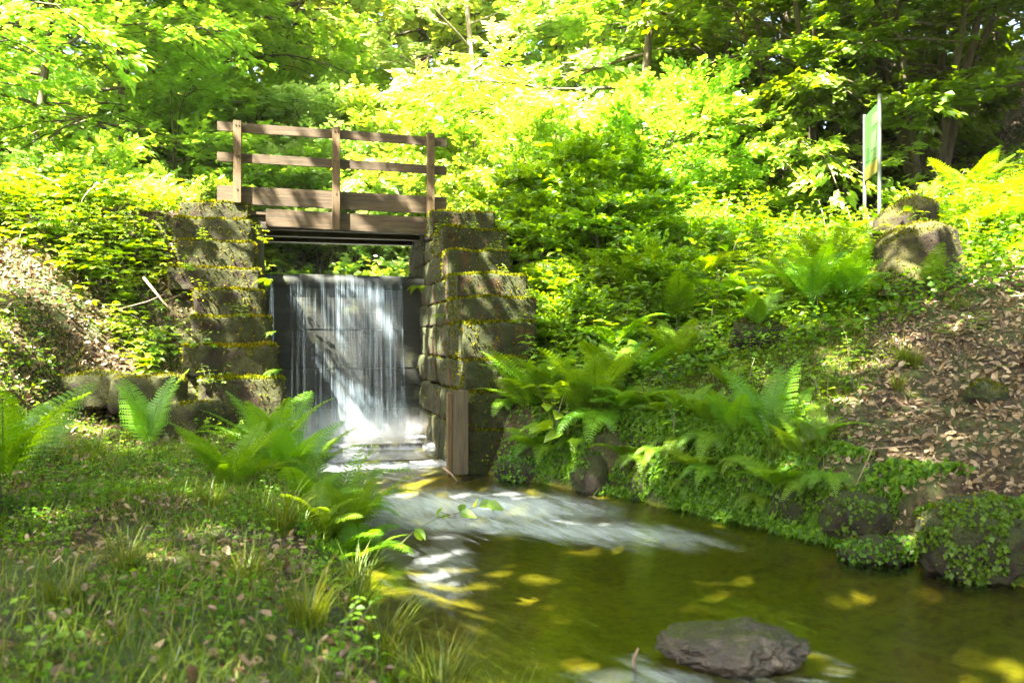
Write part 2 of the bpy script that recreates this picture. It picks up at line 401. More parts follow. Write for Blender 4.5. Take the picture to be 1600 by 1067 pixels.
def ground(x, y, bumps=True):
    x = np.asarray(x, float); y = np.asarray(y, float)
    u, v = to_uv(x, y)
    wob = (fbm(x * 2.2, y * 2.2, 3) - .5) * .28 * ss(8.0, 7.2, y)
    dl = (np.interp(y, LY, LXv) - x) * .85 + wob; dr = (x - np.interp(y, RY, RXv)) * .75 + wob
    left = .02 + .30 * ss(0, .28, dl) + .055 * np.clip(dl, 0, 4) + .05 * ss(4, 8, y)
    right = .0 + (.36 + .20 * ss(5.2, 6.8, y)) * ss(0, .22, dr) + .38 * np.clip(dr, 0, 4) + .52 * np.clip(dr - 4, 0, 2) + .72 * np.clip(dr - 6, 0, 14) + .25 * np.clip(dr - 20, 0, 40)
    left = left + .35 * np.clip(dl - 9, 0, 60)
    inside = np.minimum(-dl, -dr)
    bed = -.03 - .24 * ss(0, .9, inside)
    down = np.where(dl > 0, left, np.where(dr > 0, right, bed))
    up = smax(np.maximum(1.0, .3 * (-v - 5.5) + 1.6), .4 * (-u - 9) + 1.5, .5)
    up = smax(up, np.where(dr > 0, right, 0), .5)
    w = ss(-.1, -.5, v)
    base = down * (1 - w) + up * w
    near = np.where(u < 0, ss(-3.4, -2.2, u), ss(3.0, 2.0, u))
    slope = (2.85 - .70 * (v - .1)) * (1 - near) + np.minimum(2.72 - 1.22 * (v + .02), 2.85) * near
    dam = np.where(v > .1, slope, np.where(v < -1.5, 2.85 - .8 * (-1.5 - v), 2.85))
    cut = ss(1.02, 1.12, np.abs(u - .03)) 
    side = np.where(v > 2.2, np.maximum(ss(0, .9, dl), ss(0, .5, dr)), 1)
    dmask = np.where(v > -5, cut, 1) * side
    z = np.where(dmask > .01, smax(base, dam * dmask + base * (1 - dmask), .2), base)
    z = np.where((cut < .5) & (v < -.1) & (v > -5), 1.6, z)
    if bumps:
        amp = np.where((dl > 0.1) | (dr > 0.1), 1.0, .3)
        z = z + amp * ((fbm(x * 1.3, y * 1.3, 11) - .5) * .16 + (fbm(x * 6, y * 6, 5) - .5) * .05)
    return z
def gnormal(x, y):
    e = .04
    n = np.stack([-(ground(x + e, y) - ground(x - e, y)) / (2 * e), -(ground(x, y + e) - ground(x, y - e)) / (2 * e), np.ones_like(x)], 1)
    return unit(n)
def at(px, Y): return (px - 800) / F * Y
def g1(x, y): return float(ground(np.array([x]), np.array([y]))[0])

def build_ground():
    xs = np.concatenate([np.linspace(-160, -30, 14), np.linspace(-28, -8, 21), np.arange(-7.5, 7.5, .055), np.linspace(8, 28, 41), np.linspace(30, 170, 16)])
    ys = np.concatenate([np.linspace(-120, -8, 12), np.linspace(-6, 1.4, 15), np.arange(1.5, 13.0, .055), np.linspace(13.3, 30, 40), np.linspace(32, 170, 22)])
    X, Y = np.meshgrid(xs, ys); Z = ground(X.ravel(), Y.ravel())
    V = np.stack([X.ravel(), Y.ravel(), Z], 1)
    nx = len(xs); ny = len(ys)
    i = (np.arange(ny - 1)[:, None] * nx + np.arange(nx - 1)[None]).ravel()
    Fc = np.stack([i, i + 1, i + 1 + nx, i + nx], 1)
    cz = Z[Fc].mean(1); cu, cv = to_uv(V[Fc][:, :, 0].mean(1), V[Fc][:, :, 1].mean(1))
    bed = (cz < .035) & (cv > -.3)
    g = Geo(); g.add(V, Fc, 0, 0)
    o = g.build('ground', [M['ground']], smooth=True)
    tag(o, 'earthy forest floor of both banks and the hillside', kind='structure')
build_ground()

# ------------------------------------------------------------------ water
def build_stream():
    # rows down the flow: between the walls, then between the banks
    rows = []
    for v in np.linspace(0.0, 2.6, 60):
        a = from_uv(-1.1, v); b = from_uv(1.1, v)
        z = .11 - .05 * ss(1.15, 1.30, v) - .05 * ss(2.15, 2.35, v)
        rows.append((a, b, z))
    for Y in np.linspace(7.9, -5.5, 260):
        xl = float(np.interp(Y, LY, LXv)) - .45; xr = float(np.interp(Y, RY, RXv)) + .45
        sl = .30 * (xr - xl) * .35 * ss(8, 6.5, Y)
        z = .01 - .01 * ss(7.9, 6.5, Y)
        rows.append(((xl, Y + 0 * sl), (xr, Y), z))
    nc = 70; V = []; UV = []; FO = []
    s = 0; prev = None
    for a, b, z in rows:
        a = np.array(a); b = np.array(b); mid = (a + b) / 2
        if prev is not None: s += np.linalg.norm(mid - prev)
        prev = mid
        for k in range(nc):
            t = k / (nc - 1); p = a * (1 - t) + b * t
            u, v = to_uv(p[0], p[1])
            V.append((p[0], p[1], z)); UV.append((s, np.linalg.norm(b - a) * (t - .5)))
    V = np.array(V); UV = np.array(UV); u, v = to_uv(V[:, 0], V[:, 1]); x, y = V[:, 0], V[:, 1]
    foam = .95 * ss(1.2, .3, v) * ss(-1.2, 0, v)
    foam = np.maximum(foam, .95 * np.exp(-((v - 1.28) / .10) ** 2)); foam = np.maximum(foam, 1.0 * np.exp(-((v - 2.30) / .14) ** 2))
    foam = np.maximum(foam, .55 * ss(3.4, 1.0, v))
    # white tail of the current, swinging across to the far bank
    foam = np.maximum(foam, .98 * np.exp(-(((y - 6.55) + .10 * (x + .3)) / .75) ** 2) * ss(-1.7, -.9, x) * ss(1.3, .1, x))
    foam = np.maximum(foam, .86 * np.exp(-(((y - 5.7) + .30 * (x - .5)) / .40) ** 2) * ss(-1.2, -.6, x) * ss(2.0, .6, x))
    foam = np.maximum(foam, .56 * np.exp(-(((x + .42)) / .26) ** 2) * ss(3.6, 4.4, y) * ss(6.5, 5.5, y))
    foam = np.maximum(foam, .66 * np.exp(-(((x - .55)) / .5) ** 2) * np.exp(-((y - 3.22) / .12) ** 2))
    foam = np.maximum(foam, .60 * np.exp(-((np.hypot((x - .92) / .42, (y - 3.36) / .2) - 1) / .16) ** 2))
    V[:, 2] += .02 * (fbm(UV[:, 0] * 1.5, UV[:, 1] * 4, 9) - .5) * ss(3.5, 6.5, y) 
    nr = len(rows)
    i = (np.arange(nr - 1)[:, None] * nc + np.arange(nc - 1)[None]).ravel()
    Fc = np.stack([i, i + nc, i + nc + 1, i + 1], 1)
    g = Geo(); g.add(V, Fc, 0, 0); me = g.mesh('stream_water', [M['water']], True)
    l = me.uv_layers.new(name='flow'); vi = np.empty(len(me.loops), int); me.loops.foreach_get('vertex_index', vi)
    l.data.foreach_set('uv', UV[vi].ravel())
    a = me.attributes.new('foam', 'FLOAT', 'POINT'); a.data.foreach_set('value', foam)
    tag(inst('stream_water', me), 'shallow green gold stream flowing away from the fall', kind='structure')
    # upper pond
    q = [from_uv(*p) for p in ((-14, -.3), (-14, -17), (9, -17), (9, -1.6), (1.02, -1.6), (1.02, -.18), (-1.02, -.18), (-1.02, -1.6), (-14, -1.6))][1:]
    g = Geo(); P = [(x, y, 2.15) for x, y in q]
    g.add(P, [[0, 1, 2, 7]] , 0, 0); g.extra([[2, 3, 6, 7]], 0, 0); g.extra([[3, 4, 5, 6]], 0, 0)
    me = g.mesh('pond_water', [M['water']])
    l = me.uv_layers.new(name='flow')
    for lp, d in zip(me.loops, l.data): d.uv = me.vertices[lp.vertex_index].co.xy
    me.attributes.new('foam', 'FLOAT', 'POINT')
    tag(inst('pond_water', me), 'still pond held back above the weir', kind='structure')
build_stream()

# ------------------------------------------------------------------ solid bits
def box_geo(g, lo, hi, rnd=.5, mat=0, bev=0.006):
    lo = np.array(lo, float); hi = np.array(hi, float)
    bm = bmesh.new(); bmesh.ops.create_cube(bm, size=1)
    for v in bm.verts:
        v.co = Vector([lo[i] + (v.co[i] + .5) * (hi[i] - lo[i]) for i in range(3)])
    if bev: bmesh.ops.bevel(bm, geom=list(bm.edges), offset=bev, segments=2, affect='EDGES')
    V = np.array([v.co[:] for v in bm.verts]); 
    q = [[v.index for v in f.verts] for f in bm.faces]; bm.free()
    off = g.n; g.V.append(V); g.n += len(V)
    for k in (3, 4):
        f = [x for x in q if len(x) == k]
        if f: g.extra(np.array(f) + off, rnd, mat)

def rounded_block(lo, hi, r=.05, amp=.02, seed=0, step=.07, chip=.0):
    """worn ashlar block: rounded arrises, lumpy faces. returns verts, quads, normals"""
    lo = np.array(lo, float); hi = np.array(hi, float); c = (lo + hi) / 2; h = (hi - lo) / 2
    cuts = [max(3, int(2 * x / step)) for x in h]
    bm = bmesh.new(); V = []; Q = []; idx = {}
    def vid(i, j, k):
        key = (i, j, k)
        if key not in idx:
            idx[key] = len(V); V.append([2 * i / cuts[0] - 1, 2 * j / cuts[1] - 1, 2 * k / cuts[2] - 1])
        return idx[key]
    nx, ny, nz = cuts
    for a in range(nx):
        for b in range(ny):
            Q.append([vid(a, b, 0), vid(a, b + 1, 0), vid(a + 1, b + 1, 0), vid(a + 1, b, 0)])
            Q.append([vid(a, b, nz), vid(a + 1, b, nz), vid(a + 1, b + 1, nz), vid(a, b + 1, nz)])
    for a in range(nx):
        for b in range(nz):
            Q.append([vid(a, 0, b), vid(a + 1, 0, b), vid(a + 1, 0, b + 1), vid(a, 0, b + 1)])
            Q.append([vid(a, ny, b), vid(a, ny, b + 1), vid(a + 1, ny, b + 1), vid(a + 1, ny, b)])
    for a in range(ny):
        for b in range(nz):
            Q.append([vid(0, a, b), vid(0, a, b + 1), vid(0, a + 1, b + 1), vid(0, a + 1, b)])
            Q.append([vid(nx, a, b), vid(nx, a + 1, b), vid(nx, a + 1, b + 1), vid(nx, a, b + 1)])
    bm.free()
    P = np.array(V) * h
    inner = np.clip(P, -(h - r), h - r); d = P - inner
    ln = np.linalg.norm(d, axis=1, keepdims=True)
    n = d / np.maximum(ln, 1e-9)
    P = inner + n * r
    W = P + c
    for i in range(len(W)):
        w = Vector(W[i]) + Vector((seed * 3.7, seed * 1.3, 0))
        a = mn.noise(w * 3.2) * amp + mn.noise(w * 9) * amp * .45 + mn.noise(w * 24) * amp * .18
        W[i] += n[i] * a
    return W, np.array(Q), n

def moss_on(P, Q, density, size, up_min=.15, seed=0, bias=1.0, lit_rim=1.0):
    """little upright tufts over faces that look up"""
    r = np.random.default_rng(seed)
    a, b, c, d = (P[Q[:, i]] for i in range(4))
    n = np.cross(c - a, d - b); A = .5 * np.linalg.norm(n, axis=1); n = unit(n)
    w = A * (lit_rim * np.clip((n[:, 2] - up_min) / (1 - up_min), 0, 1) ** bias + .12 * (n[:, 2] > -.3))
    N = int(w.sum() * density)
    if N < 1: return None
    k = r.choice(len(Q), N, p=w / w.sum())
    s = r.random((N, 1)); t = r.random((N, 1))
    p = (a[k] * (1 - s) + b[k] * s) * (1 - t) + (d[k] * (1 - s) + c[k] * s) * t
    keep = vn(p[:, 0] * 9 + p[:, 2] * 5, p[:, 1] * 9 + p[:, 2] * 7, seed) > .25
    p = p[keep]; nn = n[k][keep]; N = len(p)
    D = nn + r.normal(0, .55, (N, 3)); D[:, 2] += .25
    g = Geo()
    L = size * r.uniform(.5, 1.5, N)
    leaves(g, p - nn * .004, D, r.normal(0, 1, (N, 3)), L, L * .5, KITE, r.random(N) ** 1.3)
    return g

M['bolt'] = plain('rusty_bolt', (.05, .035, .028), .6, .5)
# ---- footbridge --------------------------------------------------------------
FRAME = empty('sluice_footbridge', (OX, OY, 0), TH); MIRROR.add(FRAME.name)
tag(FRAME, 'weathered brown timber footbridge with one plank railing above the waterfall', 'footbridge')
def part(name, lo, hi, mat, parent=FRAME, bev=.006, sub=None):
    g = Geo(); box_geo(g, lo, hi, rng.random(), 0, bev); return g.build(name, mat, parent)
RV = .16
for u, zb in ((-1.33, 2.985), (-.15, 2.70), (1.05, 2.94)):
    po = part('post', (u - .048, RV, zb), (u + .048, RV + .09, 3.99), M['wood_v'])
    for zc in (3.93, 3.555, 3.15):
        for du in ((-.018, .018) if zc > 3.2 else (0,)):
            g = Geo(); tube(g, [(u + du, RV + .088, zc), (u + du, RV + .098, zc)], .010, 6, .5, 0); g.build('bolt', M['bolt'], po)
def plank(name, z0, z1, zr, v0, v1, u0=-1.57, u1=1.27, mat=None, seed=0):
    """long board with slightly wavering edges; zr is the sag of the far end"""
    g = Geo(); n = 28; us = np.linspace(u0, u1, n); V = []
    for i, u in enumerate(us):
        t = (u - u0) / (u1 - u0); e = .003 * math.sin(u * 1.7 + seed) + .0015 * math.sin(u * 9 + seed * 2)
        a = z0 + zr * t + e; b = z1 + zr * t + e * .6
        V += [(u, v0, a), (u, v1, a), (u, v1, b), (u, v0, b)]
    f = []
    for i in range(n - 1):
        for j in range(4):
            j2 = (j + 1) % 4
            f.append((i * 4 + j, i * 4 + j2, i * 4 + 4 + j2, i * 4 + 4 + j))
    f += [(3, 2, 1, 0), tuple((n - 1) * 4 + j for j in range(4))]
    g.add(V, f, .5, 0)
    o = g.build(name, mat or M['wood_h'], FRAME)
    return o
plank('rail', 3.875, 3.985, -.03, RV - .045, RV - .003, seed=1)
plank('rail', 3.50, 3.61, -.02, RV - .045, RV - .003, seed=2.2)
plank('toe_board', 2.985, 3.205, -.02, RV - .055, RV - .004, seed=3.1)
plank('fascia_board', 2.725, 2.94, -.03, RV - .06, RV - .008, u0=-1.0, u1=1.2, seed=4)
part('main_beam', (-1.1, -.03, 2.70), (1.3, .09, 2.86), M['wood_dark'])
part('main_beam', (-1.1, -.70, 2.70), (1.3, -.56, 2.86), M['wood_dark'])
part('main_beam', (-1.1, -1.36, 2.70), (1.3, -1.22, 2.86), M['wood_dark'])
for k in range(13):
    v = -1.36 + k * .115
    part('deck_plank', (-1.5, v, 2.866), (1.3, v + .105, 2.91), M['wood_dark'] if k % 2 else M['wood_h'])

# ---- stepped stone walls -----------------------------------------------------
def wall(name, label, courses, mats, seed):
    root = empty(name, (OX, OY, 0), TH); MIRROR.add(root.name); tag(root, label, 'stone wall')
    r = random.Random(seed)
    for i, (u0, u1, v0, v1, z0, z1, mat, md) in enumerate(courses):
        P, Q, n = rounded_block((u0, v0, z0), (u1, v1, z1), r=.014, amp=.034, seed=seed + i, step=.03)
        g = Geo(); g.add(P, Q, r.random(), 0)
        b = g.build('stone_block', M[mat], root, True)
        mg = moss_on(P, Q, md * 1.3, .032, seed=seed * 10 + i, lit_rim=2.2)  # extra bright tufts on the tops stand in for sunlit edges
        if mg: tag(mg.build('moss', M['moss'], b), kind='stuff')
    return root
Lz = [2.98, 2.76, 2.46, 2.13, 1.86, 1.56, 1.25, .93, .10]
Lu = [-1.2, -1.17, -1.12, -1.05, -1.0, -.92, -.86, -.78]
Lv = [.22, .42, .66, .90, 1.22, 1.52, 1.82, 2.12]
Lw = [.80, .86, .84, .98, .72, .80, .92, .80]
cs = []
for i in range(8):
    cs.append((Lu[i] - Lw[i], Lu[i], max(-.6, Lv[i] - .62), Lv[i], Lz[i + 1] + .008, Lz[i] - .0, 'stone', 3800))
    cs.append((Lu[i] - Lw[i] + .1, Lu[i] - .02, -1.3, max(-.6, Lv[i] - .62) - .012, Lz[i + 1] + .01, Lz[i] - .01, 'stone', 0 if i else 2000))
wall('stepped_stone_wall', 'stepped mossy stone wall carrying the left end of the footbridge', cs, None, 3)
Rz = [2.93, 2.60, 2.31, 2.01, 1.75, 1.48, 1.12, .80, .42, -.15]
Rv = [.62, 1.45, 1.85, 2.32, 2.55, 2.74, 2.86, 2.93, 2.96]
Ru = [1.0, .99, .98, .97, .96, .96, .95, .95, .93]
cs = []
for i in range(9):
    w = [.80, .76, .70, .78, .82, .74, .66, .6, .6][i]
    cs.append((Ru[i], Ru[i] + w, Rv[i] - .75, Rv[i], Rz[i + 1] + .006, Rz[i], 'stone_streak', 3800))
    m = Rv[i] - .762; k = random.Random(i).uniform(.6, 1.0)
    if m - k > -1.2: cs.append((Ru[i] + .01, Ru[i] + .6, m - k, m, Rz[i + 1] + .008, Rz[i] - .01, 'stone_streak', 300)); m = m - k - .012
    cs.append((Ru[i] - .005, Ru[i] + .55, -1.35, m, Rz[i + 1] + .008, Rz[i] - .008, 'stone_streak', 100))
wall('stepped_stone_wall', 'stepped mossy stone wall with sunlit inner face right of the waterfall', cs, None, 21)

# ---- weir + fall -------------------------------------------------------------
root = empty('wooden_weir', (OX, OY, 0), TH); MIRROR.add(root.name); tag(root, 'dark wet board weir behind the falling water under the bridge', 'weir')
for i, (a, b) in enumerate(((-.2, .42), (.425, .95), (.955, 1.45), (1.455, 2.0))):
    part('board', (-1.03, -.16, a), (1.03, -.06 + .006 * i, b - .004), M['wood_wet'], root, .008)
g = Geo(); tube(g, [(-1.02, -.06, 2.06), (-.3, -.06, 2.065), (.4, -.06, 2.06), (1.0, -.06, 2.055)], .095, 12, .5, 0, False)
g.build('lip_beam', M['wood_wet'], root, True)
def build_fall():
    root = empty('waterfall', (OX, OY, 0), TH); MIRROR.add(root.name); tag(root, 'thin white waterfall streaming over the weir under the footbridge', 'waterfall')
    for lay in range(2):
        nu, nz = 150, 60
        us = np.linspace(-.99, .99, nu); V = []; UV = []
        path = [(-.20, 2.158), (-.12, 2.16), (-.05, 2.158), (.0, 2.14), (.035, 2.10)]
        for k in range(nz):
            t = k / (nz - 1); z = 2.08 - t * 2.03
            path.append((.05 + .14 * math.sqrt(t) + .06 * lay * t, z))
        for (v, z) in path:
            for u in us:
                w = .018 * (vn(u * 9, lay * 7 + 0.3) - .5) * 2 + .01 * (vn(u * 30, z * .8 + lay) - .5)
                V.append((u, v + w * ss(2.1, 1.6, z) + lay * .012, z)); UV.append((u + lay * 3.3, z))
        V = np.array(V, float); UV = np.array(UV); nr = len(path)
        i = (np.arange(nr - 1)[:, None] * nu + np.arange(nu - 1)[None]).ravel()
        g = Geo(); g.add(V, np.stack([i, i + 1, i + nu + 1, i + nu], 1), 0, 0)
        me = g.mesh('water_curtain', [M['fall']], True, True)
        l = me.uv_layers.new(name='flow'); vi = np.empty(len(me.loops), int); me.loops.foreach_get('vertex_index', vi)
        l.data.foreach_set('uv', UV[vi].ravel())
        uu = V[:, 0]; de = (.47 + .50 * fbm(uu * 3.1 + 1.7, V[:, 2] * .25, 12)) * ss(-.98, -.62, uu); de = np.where(uu > .70, de * ss(.86, .70, uu) * .8, de)
        de = np.maximum(de, .9 * np.exp(-((uu + .93) / .05) ** 2))
        a = me.attributes.new('dens', 'FLOAT', 'POINT'); a.data.foreach_set('value', de)
        inst('water_curtain', me, root)
    g = Geo(); P, Q, n = rounded_block((-.95, .06, .05), (.94, 1.05, .70), r=.28, amp=.06, seed=4, step=.06)
    g.add(P, Q); g.build('spray', M['spray'], root, True)
build_fall()

# upright board at the front corner of the right wall
root = empty('upright_board', (OX, OY, 0), TH); MIRROR.add(root.name); tag(root, 'pale upright timber board against the front corner of the right stone wall', 'board')
g = Geo(); box_geo(g, (.79, 2.985, .02), (.945, 3.05, .83), .5, 0, .008); g.build('board_face', M['wood_pale'], root)
g = Geo(); box_geo(g, (.745, 2.95, .0), (.787, 3.04, .81), .5, 0, .008); g.build('edge_batten', M['wood_v'], root)

# ------------------------------------------------------------------ rocks
def rock(name, label, cat, loc, size, mat, seed, rz=0, amp=.22, freq=1.4, moss=0, sub=4, group=None, sink=.25, flat=0.0, msize=.02, pits=0):
    bm = bmesh.new(); bmesh.ops.create_icosphere(bm, subdivisions=sub, radius=1)
    sd = Vector((seed * 5.1, seed * 2.3, seed * 1.7))
    pr = random.Random(seed); pit = [Vector((pr.gauss(0, 1), pr.gauss(-.5, .8), abs(pr.gauss(.5, .4)))).normalized() for _ in range(pits)]
    for v in bm.verts:
        p = v.co.normalized()
        ms = max(size); w = Vector((p.x * size[0] / ms, p.y * size[1] / ms, p.z * size[2] / ms))
        d = 1 + amp * mn.noise(w * freq + sd) + amp * .6 * mn.noise(w * freq * 2.6 + sd) + amp * .32 * mn.noise(w * freq * 7 + sd) + amp * .16 * mn.noise(w * freq * 18 + sd) + amp * .10 * mn.noise(w * freq * 45 + sd)
        for q in pit:
            d -= .10 * math.exp(-((p - q).length / .13) ** 2)
        c = p * d
        # squared-off faces
        for i in range(3): c[i] = math.copysign(abs(c[i]) ** (1 - flat * .4), c[i])
        zf = .72 + .5 * math.exp(-((c.x - .25) / .55) ** 2) if mat == 'riverstone' else 1.0
        v.co = Vector((c.x * size[0], c.y * size[1], c.z * size[2] * zf))
    V = np.array([v.co[:] for v in bm.verts]); T = np.array([[v.index for v in f.verts] for f in bm.faces]); bm.free()
    g = Geo(); g.add(V, T, .5, 0)
    me = g.mesh(name, [M[mat]], True)
    z = g1(loc[0], loc[1]) if loc[2] is None else loc[2]
    o = inst(name, me, None, (loc[0], loc[1], z + size[2] * (1 - 2 * sink)), rz)
    tag(o, label, cat, group)
    if moss:
        Q = np.concatenate([T, T[:, 2:3]], 1)
        mg = moss_on(V, Q, moss, msize, seed=seed + 50)
        if mg: tag(mg.build('moss', M['moss'], o), kind='stuff')
    return o
rock('stream_stone', 'wet grey brown stone standing out of the water', 'stone', (at(1140, 3.42), 3.42, 0), (.33, .20, .085), 'riverstone', 4, rz=-.05, amp=.2, freq=2.0, sub=6, sink=.22, pits=10)
rock('bank_boulder', 'brown flat topped boulder on the right bank below the leaf litter', 'boulder', (at(1362, 5.25), 5.35, .10), (.27, .22, .17), 'boulder', 6, rz=.3, moss=1500, flat=.6, sub=5)
rock('bank_boulder', 'low wet stone at the waterline under the flat topped boulder', 'boulder', (at(1372, 5.0), 5.02, -.02), (.24, .17, .10), 'boulder', 7, rz=.1, moss=700, sub=5)
rock('bank_boulder', 'big dark ivy covered boulder at the waters right edge', 'boulder', (at(1548, 4.6), 4.72, .02), (.33, .30, .25), 'boulder', 9, rz=-.2, moss=1600, flat=.4, sub=5)
def ivy(o, n, size, seed):
    r = np.random.default_rng(seed); me = o.data; m = len(me.polygons); c = np.empty(m * 3); me.polygons.foreach_get('center', c); c = c.reshape(-1, 3)
    nn = np.empty(m * 3); me.polygons.foreach_get('normal', nn); nn = nn.reshape(-1, 3)
    w = np.clip(.75 + nn[:, 2] - .5 * nn[:, 1], 0, 2) * (vn(c[:, 0] * 7 + 3, c[:, 2] * 7 + c[:, 1] * 3, seed) > .42); k = r.choice(m, n, p=w / w.sum())
    D = np.stack([r.normal(0, .6, n), r.normal(0, .6, n), r.normal(-.7, .5, n)], 1); L = size * r.uniform(.5, 1.4, n); g = Geo()
    leaves(g, c[k] + nn[k] * r.uniform(.004, .03, (n, 1)), D, nn[k] + r.normal(0, .35, (n, 3)), L, L * .85, KITE, r.random(n) * .7)
    tag(g.build('ivy', M['cover'], o), kind='stuff')
for o in [o for o in COL.objects if o.name.startswith('bank_boulder')]:
    lb = o['label']; ivy(o, 1900 if 'big' in lb else 350, .03, len(lb))
rock('mossy_stone', 'small green mossy stone lying in the leaf litter', 'stone', (at(1540, 5.9), 5.9, None), (.15, .12, .10), 'boulder', 12, moss=5000, sink=.35)
rock('mossy_rock', 'reddish cut stone half buried in herbs on the slope', 'stone', (at(1092, 8.6), 8.6, None), (.24, .22, .17), 'stone_streak', 14, rz=.5, moss=1200, flat=.8, sink=.2)
rock('mossy_rock', 'rounded mossy hummock beneath the pale fern', 'stone', (at(1182, 7.9), 7.9, None), (.26, .22, .19), 'boulder', 15, moss=5000, sink=.25)
for k, (px, Y, s) in enumerate(((800, 7.75, .25), (905, 7.25, .23), (985, 6.9, .2), (1065, 6.55, .25), (1150, 6.15, .23), (1235, 5.75, .24))):
    rock('bank_boulder', 'dark overgrown stone in the row edging the right bank', 'boulder', (at(px, Y) + .20, Y + .1, -.02), (s * 1.3, s * .9, s * .95), 'boulder', 30 + k, rz=k * .7, moss=900, group='stones edging the right bank', flat=.5)
for o in [o for o in COL.objects if o.get('group') == 'stones edging the right bank']: ivy(o, 900, .032, int(o.location.x * 100) % 97)
for k, (px, Y, zz, lb) in enumerate(((235, 8.15, .62, 'squared mossy block lying left of the stepped wall foot'), (150, 8.2, .65, 'broken mossy block farthest left of the stepped wall'), (285, 7.75, .38, 'dark sunken block below the left stepped wall'))):
    P, Q, n = rounded_block((-.32, -.25, 0), (.32, .25, .34), r=.06, amp=.05, seed=50 + k, step=.05)
    g = Geo(); g.add(P, Q, .5, 0); o = g.build('fallen_block', M['stone'], None, True)
    o.location = (at(px, Y), Y, zz); o.rotation_euler = (.06, -.05 * k, .25 - .2 * k); tag(o, lb, 'stone block')
    tag(moss_on(P, Q, 3000, .02, seed=70 + k).build('moss', M['moss'], o), kind='stuff')

def stump(label, x, y, r0, r1, h, lean, seed):
    g = Geo(); n = 44; lev = 22; V = []
    for i in range(lev + 1):
        t = i / lev
        for j in range(n):
            a = 2 * math.pi * j / n
            rr = r1 + (r0 - r1) * (1 - t) ** 2.2
            rr *= 1 + .13 * math.sin(a * 3 + seed) * (1 - t * .6) + .16 * mn.noise(Vector((math.cos(a) * 2.2, math.sin(a) * 2.2, t * 1.5 + seed))) + .05 * mn.noise(Vector((math.cos(a) * 8, math.sin(a) * 8, t * 5 + seed)))
            z = h * t + (.10 * h * mn.noise(Vector((math.cos(a) * 1.2, math.sin(a) * 1.2, seed + 9.))) + .12 * h * math.cos(a)) * t
            V.append((rr * math.cos(a) + lean[0] * t, rr * math.sin(a) + lean[1] * t, z))
    f = [(i * n + j, i * n + (j + 1) % n, (i + 1) * n + (j + 1) % n, (i + 1) * n + j) for i in range(lev) for j in range(n)]
    # crowned, mossy top
    base = lev * n; ring = np.array(V[base:]); c = ring.mean(0)
    rings = 5
    for k in range(1, rings + 1):
        s = 1 - k / (rings + .4)
        for p in ring:
            q = c + (p - c) * s; q[2] += .22 * h * (1 - s * s) + .03 * mn.noise(Vector((q[0] * 9, q[1] * 9, seed)))
            V.append(tuple(q))
        o = base + (k - 1) * n
        f += [(o + j, o + (j + 1) % n, o + n + (j + 1) % n, o + n + j) for j in range(n)]
    V = np.array(V); f = np.array(f)
    g.add(V, f, .5, 0); g.extra([[len(V) - n + j for j in range(n)]], .5, 0)
    o = g.build('tree_stump', M['stump'], None, True); o.location = (x, y, g1(x, y) - .12); tag(o, label, 'tree stump')
    tag(moss_on(V, f, 3600, .024, seed=int(seed * 10)).build('moss', M['moss'], o), kind='stuff')
stump('broad moss covered stump with flared roots, nearer of the two', at(1435, 8.5), 8.5, .66, .38, .62, (-.08, 0), 2.3)
stump('moss capped stump behind the broad flared stump, below the sign', at(1425, 9.8), 9.9, .50, .34, .80, (0, 0), 5.1)

# ------------------------------------------------------------------ sign
def build_sign():
    a = np.array([5.30, 12.0]); b = np.array([5.456, 12.87]); d = b - a; W = np.linalg.norm(d)
    root = empty('information_sign', (a[0], a[1], 0), math.atan2(d[1], d[0])); tag(root, 'green information board on two thin metal posts on the slope', 'sign')
    # local x runs from the near post to the far post; +y faces the stream
    met = plain('galvanised_post', (.09, .105, .09), .55, .2)
    z0 = g1(*a) - .2
    for x, zt in ((0, 4.86), (W, 4.80)):
        g = Geo(); tube(g, [(x, 0, z0), (x, 0, zt)], .028, 10); g.build('post', met, root, True)
    g = Geo(); box_geo(g, (.035, -.015, 3.75), (W - .035, .012, 4.76), .5, 0, .004)
    pn = g.build('panel', plain('green_sign_face', (.055, .14, .035), .5), root)
    def deco(nm, x0, x1, c0, c1, col):
        g = Geo(); box_geo(g, (x0, .012, c0), (x1, .0155, c1), .5, 0, 0); g.build(nm, plain(nm + '_paint', col, .5), pn)
    deco('text_block', .10, .40, 4.48, 4.66, (0.102, 0.168, 0.078))
    deco('picture', .16, .44, 4.14, 4.40, (0.090, 0.150, 0.072))
    deco('drawing', .50, .74, 4.02, 4.24, (0.036, 0.090, 0.024))
    deco('text_block', .12, .40, 3.98, 4.10, (0.078, 0.132, 0.048))
    deco('colour_band', .04, W - .04, 3.76, 3.95, (0.144, 0.114, 0.018))
build_sign()

# ------------------------------------------------------------------ trees
def rot_toward(d, ax, ang):
    return Matrix.Rotation(ang, 3, ax) @ d

